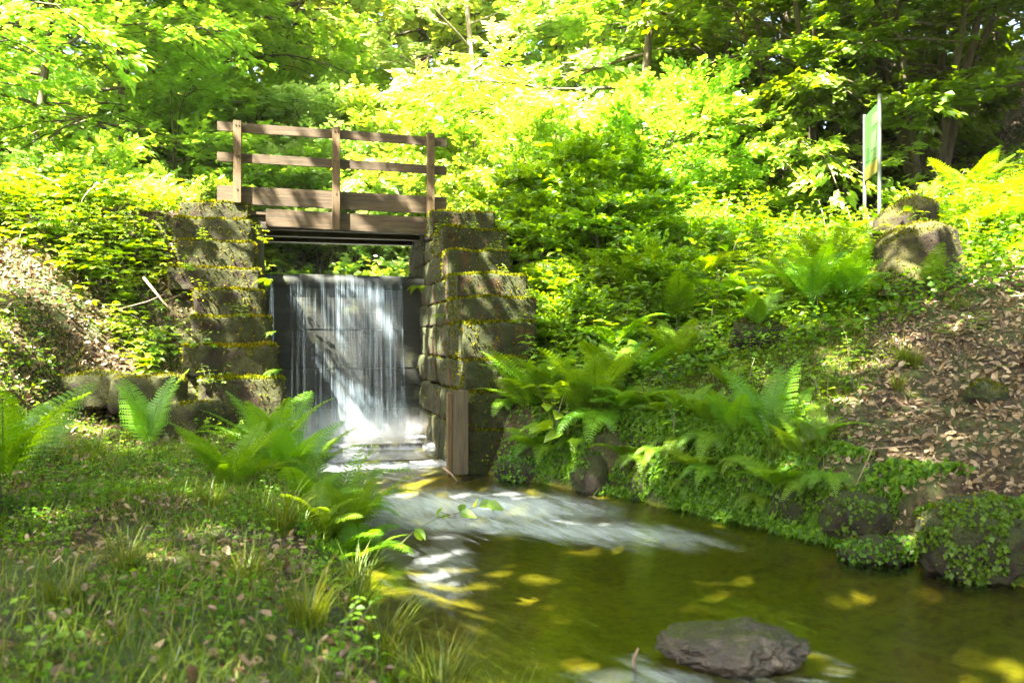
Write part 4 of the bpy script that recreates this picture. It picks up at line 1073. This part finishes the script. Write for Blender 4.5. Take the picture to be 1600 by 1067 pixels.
# sapling reaching over the water
def sapling():
    g = Geo(); pts = [(0, 0, 0), (.10, -.02, .10), (.22, -.03, .16), (.34, -.02, .19), (.44, .0, .22), (.50, .01, .24)]
    tube(g, pts, np.linspace(.004, .0015, 6), 5, .4, 1, False); r = random.Random(3)
    PP, DD, LL = [], [], []
    for i in range(1, 6):
        for sg in (-1, 1):
            PP.append(np.array(pts[i]) + np.array([r.uniform(-.02, .02), 0, 0])); DD.append((.5 + r.uniform(-.5, .5), sg * .5, r.uniform(-.9, .6))); LL.append(r.uniform(.07, .12))
    leaves(g, PP, DD, np.array([(r.gauss(0, .4), -.6, .7) for _ in PP]), LL, np.array(LL) * .52, OVATE, np.array([r.uniform(.1, .7) for _ in PP]))
    return g.mesh('leaves', [M['herb'], M['stem']])
x, y = at(625, 4.75), 4.75
tag(inst('sapling', sapling(), None, (x, y, .14), 0, 1.0), 'thin sapling with a few pointed leaves reaching over the foaming water', 'plant')

# ------------------------------------------------------------------ grass tufts
def tuft_mesh(seed, n=90, L=.34, W=.006, sp=.06, bend=(.3, .9)):
    r = np.random.default_rng(seed); g = Geo(); az = r.uniform(0, 6.28, n); rad = sp * np.sqrt(r.random(n))
    p = np.stack([np.cos(az) * rad, np.sin(az) * rad, np.zeros(n)], 1)
    blades(g, p, az + r.normal(0, .6, n), L * r.uniform(.45, 1.1, n), r.uniform(*bend, n), W * r.uniform(.7, 1.3, n), r.random(n) ** 1.1, 0, 5)
    return g.mesh('blades', [M['grass']])
TUFT = [tuft_mesh(i, 80 + 15 * i, .30 + .03 * i) for i in range(4)]
for i, (px, Y, s, lb) in enumerate(((385, 3.2, .75, 'grass tuft in the left foreground centre'), (545, 3.5, .95, 'sedge tuft hanging over the left waterline'), (600, 3.15, .85, 'sedge tuft at the bend of the left bank'), (690, 2.85, .85, 'grass tuft at the bottom edge beside the water'), (790, 2.72, .75, 'sparse grass tuft furthest out over the pool'), (480, 2.75, .8, 'grass tuft in the lower left foreground near the water'), (200, 3.4, .6, 'grass tuft left in the foreground'), (440, 4.2, .8, 'sedge tuft below the soft broad fern'), (560, 4.3, .85, 'sedge tuft under the dark fern at the waterline'), (330, 4.6, .7, 'grass tuft in the middle of the left bank'), (95, 2.9, .55, 'short grass tuft in the bottom left corner'), (500, 4.9, .8, 'sedge tuft below the tall pale fern'), (330, 6.4, .8, 'fine grass tuft before the lowest left wall block'), (150, 6.3, .8, 'fine grass tuft before the fallen blocks'), (640, 3.0, .7, 'arching grass tuft beside the bottom waterline'))):
    x, y = at(px, Y), Y; tag(inst('grass_tuft', TUFT[i % 4], None, (x, y, max(g1(x, y), .03) - .01), i * 1.3, s * 1.3), lb, 'grass tuft')
gr = 'grass tufts on the right bank'
def zG(x, y): return .2 < drf(x, y) < 3 and -1.9 < litter_line(x, y) < .9 and y < 8.5 and not wallzone(x, y)
for i, (x, y) in enumerate(scatter(34, (.2, 5), (5, 8.5), zG, 12)):
    tag(inst('bank_grass_tuft', TUFT[i % 4], None, (x, y, g1(x, y) - .01), i * 1.1, random.uniform(.4, .8)), 'green grass tuft at the border of the leaf litter on the right bank', 'grass tuft', gr)

# ------------------------------------------------------------------ stuff: grass, cover, litter
def field(n, xr, yr, dens, seed):
    r = np.random.default_rng(seed); x = r.uniform(*xr, n); y = r.uniform(*yr, n)
    k = r.random(n) < dens(x, y); return x[k], y[k], r
# left grass
def dens_l(x, y):
    d = dlf(x, y); u, v = to_uv(x, y)
    a = ss(.0, .2, d) * np.clip(.30 + 1.5 * (fbm(x * 1.3, y * 1.3, 21) - .42), 0, 1) * (np.abs(x / y) < .72)
    return a * np.clip(5.5 / y, .35, 1) * (v > 1.6) * np.where(y < 4.2, .7, 1)
x, y, r = field(120000, (-5.6, .6), (2.0, 9.0), dens_l, 31)
z = ground(x, y); n = len(x); g = Geo()
blades(g, np.stack([x, y, z - .01], 1), r.uniform(0, 6.28, n), r.uniform(.05, .18, n) * (.6 + .8 * vn(x * 1.5, y * 1.5, 3)), r.uniform(.3, 1.15, n), r.uniform(.004, .0085, n), r.random(n), 0, 3)
tag(g.build('left_bank_grass', [M['grass']]), 'thin green grass covering the left bank', 'grass', kind='stuff')
def dens_r(x, y):
    d = drf(x, y)
    return ss(.1, .35, d) * ss(.5, -.7, litter_line(x, y) + (fbm(x * 1.5, y * 1.5, 8) - .5) * 2.2) * ~wallzone(x, y) * ss(9.5, 8, y) * .8
x, y, r = field(130000, (-.3, 5.5), (4.8, 9.5), dens_r, 32)
z = ground(x, y); n = len(x); g = Geo()
blades(g, np.stack([x, y, z - .01], 1), r.uniform(0, 6.28, n), r.uniform(.05, .17, n), r.uniform(.2, .95, n), r.uniform(.003, .006, n), r.random(n), 0, 3)
tag(g.build('right_bank_grass', [M['grass']]), 'short bright grass on the right bank', 'grass', kind='stuff')
# ground cover leaves
def cover(name, label, n, xr, yr, dens, seed, lo, hi, size):
    x, y, r = field(n, xr, yr, dens, seed); n = len(x); z = ground(x, y) + r.uniform(lo, hi, n)
    N = gnormal(x, y) + r.normal(0, .4, (n, 3)); a = r.uniform(0, 6.28, n)
    D = np.stack([np.cos(a), np.sin(a), r.normal(-.1, .25, n)], 1); g = Geo(); L = size * r.uniform(.5, 1.4, n)
    leaves(g, np.stack([x, y, z], 1), D, N, L, L * .8, KITE, r.random(n))
    tag(g.build(name, [M['cover']]), label, 'ground cover', kind='stuff')
cover('bank_ground_cover', 'small leaved creeping plants covering the right bank edge', 90000, (-.4, 5.2), (4.2, 9.5), lambda x, y: ss(.0, .06, drf(x, y)) * np.where(drf(x, y) < .35, .8, .42) * (fbm(x * 2.4, y * 2.4, 88) > .42) * ss(.5, -.6, litter_line(x, y) + (fbm(x * 1.5, y * 1.5, 18) - .5) * 1.8) * ~wallzone(x, y), 41, .0, .09, .034)
cover('slope_ground_cover', 'low green leaves under the thicket on the right slope', 90000, (-1, 10), (7.4, 14), lambda x, y: (drf(x, y) > .3) * .55 * ~wallzone(x, y) * (fbm(x, y, 28) > .35), 42, .02, .30, .06)
cover('embankment_ground_cover', 'low leaves and trailing plants on the left embankment', 70000, (-9, -2.6), (7.2, 12.5), lambda x, y: (dlf(x, y) > .1) * ~wallzone(x, y) * np.clip(3.2 * (fbm(x * .9, y * .9, 38) - .40), 0, 1) * .7 * (1 - .72 * bare(x, y)), 43, .0, .22, .05)
cover('meadow_ground_cover', 'clover like leaves between the grass of the left bank', 130000, (-5.5, .6), (2.0, 8.2), lambda x, y: ss(.0, .1, dlf(x, y)) * np.clip(2.6 * (fbm(x * 1.6, y * 1.6, 48) - .33), 0, 1) * (1 - .55 * ss(4.2, 3.0, y)), 44, .0, .07, .026)
def bank_face(name, label, n, seed, size):
    r = np.random.default_rng(seed); y = r.uniform(4.2, 7.85, n); d = r.uniform(-.015, .34, n)
    keep = vn(y * 5, d * 9, seed) + .6 * vn(y * 1.7, d, seed + 1) + .55 * ss(4.9, 6.3, y) > .98
    y = y[keep]; d = d[keep]; n = len(y); x = np.interp(y, RY, RXv) + d / .75; z = np.maximum(ground(x, y), .01) + r.uniform(.0, .06, n)
    N = np.stack([-1 + 0 * x, -.7 + 0 * x, .7 + 0 * x], 1) + r.normal(0, .45, (n, 3))
    D = np.stack([r.normal(-.3, .5, n), r.normal(-.3, .5, n), r.normal(-.5, .5, n)], 1); L = size * r.uniform(.5, 1.5, n); g = Geo()
    leaves(g, np.stack([x, y, z], 1), D, N, L, L * .75, KITE, r.random(n))
    k = r.random(n) < .10; m = int(k.sum()); p = np.stack([x, y, z + .03], 1)[k]
    g2 = np.stack([r.normal(-.5, .3, m), r.normal(-.4, .3, m), r.normal(-1, .3, m)], 1)
    leaves(g, p, g2, r.normal(0, 1, (m, 3)), r.uniform(.08, .28, m), .005, KITE, r.random(m))
    tag(g.build(name, [M['cover']]), label, 'ground cover', kind='stuff')
bank_face('bank_creepers', 'creepers and trailing grass hanging down the right bank to the water', 30000, 61, .038)
for i in range(16):
    Y = 5.3 + i * .165; x = float(np.interp(Y, RY, RXv)) + .12 + .05 * (i % 3)
    o = inst('fern', (F_HANG, FERN[3])[i % 4 == 3], None, (x, Y, .20 + .13 * (i * 7 % 4) * .6), 5.3 + .5 * math.sin(i * 2.1), .42 + .08 * (i % 4)); tag(o, 'small fern hanging from the dark face of the right bank', 'fern', 'small ferns hanging on the right bank face')
# leaf litter
def litter(name, label, n, xr, yr, dens, seed, size):
    x, y, r = field(n, xr, yr, dens, seed); n = len(x); z = ground(x, y) + r.uniform(.002, .03, n)
    N = gnormal(x, y) + r.normal(0, .38, (n, 3)); a = r.uniform(0, 6.28, n)
    D = np.stack([np.cos(a), np.sin(a), 0 * a], 1); D = D - N * (D * N).sum(1, keepdims=True); g = Geo(); L = size * r.uniform(.35, 1.25, n) * (.8 + .5 * r.random(n) ** 3)
    leaves(g, np.stack([x, y, z], 1), D, N, L, L * r.uniform(.35, .8, n), CURL, r.random(n))
    tag(g.build(name, [M['litter']]), label, 'leaf litter', kind='stuff')
litter('slope_leaf_litter', 'dry brown fallen leaves carpeting the right slope', 60000, (.3, 9), (3.6, 11), lambda x, y: (drf(x, y) > .08) * ss(-.9, .3, litter_line(x, y) + (fbm(x * 1.5, y * 1.5, 8) - .5) * 1.6) * np.clip(7 / y, .5, 1), 51, .055)
litter('hill_leaf_litter', 'brown fallen leaves on the shaded hillside under the hazel', 30000, (3, 16), (10.5, 22), lambda x, y: (drf(x, y) > 2) * .8, 52, .09)
litter('embankment_leaf_litter', 'sunlit pale dry leaves on the left embankment', 60000, (-9, -2.5), (7, 12.5), lambda x, y: (dlf(x, y) > .2) * ~wallzone(x, y) * (.55 + .45 * bare(x, y)), 53, .06)
litter('meadow_leaf_litter', 'scattered dry leaves in the grass of the left bank', 60000, (-5.5, .6), (1.9, 8), lambda x, y: ss(.05, .2, dlf(x, y)) * np.clip(2.2 * (fbm(x * 1.1, y * 1.1, 71) - .36), 0, 1), 54, .045)

# ------------------------------------------------------------------ sticks
def stick(label, pts, r, seed=0):
    g = Geo(); tube(g, pts, np.linspace(r, r * .45, len(pts)), 6, .5, 0); tag(g.build('dead_stick', M['twig'], None, True), label, 'stick')
def uvz(u, v, z): return (*from_uv(u, v), z)
stick('dead stick leaning against the left stepped wall', [uvz(-2.15, 1.75, 1.95), uvz(-1.95, 1.85, 1.7), uvz(-1.65, 2.0, 1.38)], .014)
stick('thin twig crossing the leaning dead stick', [uvz(-2.35, 1.9, 1.62), uvz(-2.1, 1.85, 1.70), uvz(-1.9, 1.8, 1.80)], .008)
stick('dark twig caught in the foam at the foot of the upright board', [(at(692, 7.9), 7.9, .10), (at(705, 7.8), 7.8, .06), (at(718, 7.7), 7.7, -.02)], .012)
stick('dark broken twig standing in the water left of the wet stone', [(at(993, 3.32), 3.32, -.05), (at(990, 3.32), 3.32, .03), (at(997, 3.33), 3.33, .075)], .010)
stick('thin bent twig lying on the right bank over the boulder', [(at(1320, 5.2), 5.3, g1(at(1320, 5.2), 5.3) + .16), (at(1380, 5.2), 5.35, g1(at(1380, 5.2), 5.35) + .12), (at(1460, 5.3), 5.4, g1(at(1460, 5.3), 5.4) + .05)], .006)

# ------------------------------------------------------------------ unseen trees added out of view to shade the scene
for x, y, sc, rz, lb in ((-2.9, 4.15, .79, 1.3, 'added shade tree beside the left bank outside the view'), (-1.5, -3.6, 1.0, 2.0, 'added shade tree standing unseen behind the viewer'), (-8.2, -2.4, .85, 4.0, 'added shade tree unseen behind the viewer at left'), (2.2, -5.0, 1.0, 5.0, 'added shade tree unseen behind the viewer towards the right'), (7.0, 6.2, 1.12, 1.0, 'added shade tree on the right bank outside the view')):
    T_shade.place(x, y, rz, sc, 'shade_tree', lb)

# ------------------------------------------------------------------ haze volume added to wash out the background like glare
def haze():
    m, nt, out = newmat('veiling_haze'); v = nd(nt, 'VolumePrincipled'); v.inputs['Color'].default_value = (.96, 1, .90, 1); v.inputs['Density'].default_value = .00025; v.inputs['Anisotropy'].default_value = .0
    nt.links.new(v.outputs[0], out.inputs['Volume'])
    g = Geo(); box_geo(g, (-178, -138, -3), (188, 188, 75), .5, 0, 0)
    tag(g.build('haze', m), 'thin added haze standing in for veiling glare between the trees', 'haze', kind='stuff')
haze()
# ------------------------------------------------------------------ light, sky, camera
sun_d = Vector((-.46, -.56, 1.0)).normalized()
w = bpy.data.worlds.new('World'); SC.world = w; w.use_nodes = True
nt = w.node_tree; bg = nt.nodes['Background']; sky = nt.nodes.new('ShaderNodeTexSky'); sky.sky_type = 'NISHITA'; sky.sun_disc = False; sky.dust_density = 5.0; sky.ozone_density = .3; sky.air_density = .8
sky.sun_elevation = math.asin(sun_d.z); sky.sun_rotation = math.atan2(sun_d.x, sun_d.y)
nt.links.new(sky.outputs[0], bg.inputs[0]); bg.inputs[1].default_value = .06
L = bpy.data.lights.new('sun', 'SUN'); L.energy = 5.0; L.angle = math.radians(.53); L.color = (1, .93, .80)
lo = bpy.data.objects.new('sun', L); COL.objects.link(lo); lo.rotation_euler = sun_d.to_track_quat('Z', 'Y').to_euler(); lo.location = (-20, -15, 30)
cam = bpy.data.cameras.new('camera'); co = bpy.data.objects.new('camera', cam); COL.objects.link(co)
co.location = (0, 0, CAM_H); co.rotation_euler = (math.pi / 2, 0, 0); cam.sensor_width = 36; cam.lens = F / 1600 * 36; cam.dof.use_dof = True; cam.dof.focus_distance = 8.5; cam.dof.aperture_fstop = 2.8; cam.clip_end = 1000; cam.clip_start = .05
SC.camera = co
SC.view_settings.view_transform = 'Standard'; SC.view_settings.look = 'None'; SC.view_settings.exposure = 4.2; SC.view_settings.gamma = 1
SC.render.engine = 'CYCLES'
c = SC.cycles; c.max_bounces = 12; c.diffuse_bounces = 6; c.glossy_bounces = 3; c.transmission_bounces = 6; c.transparent_max_bounces = 24; c.volume_bounces = 3
c.sample_clamp_indirect = 8; c.caustics_reflective = False; c.caustics_refractive = False
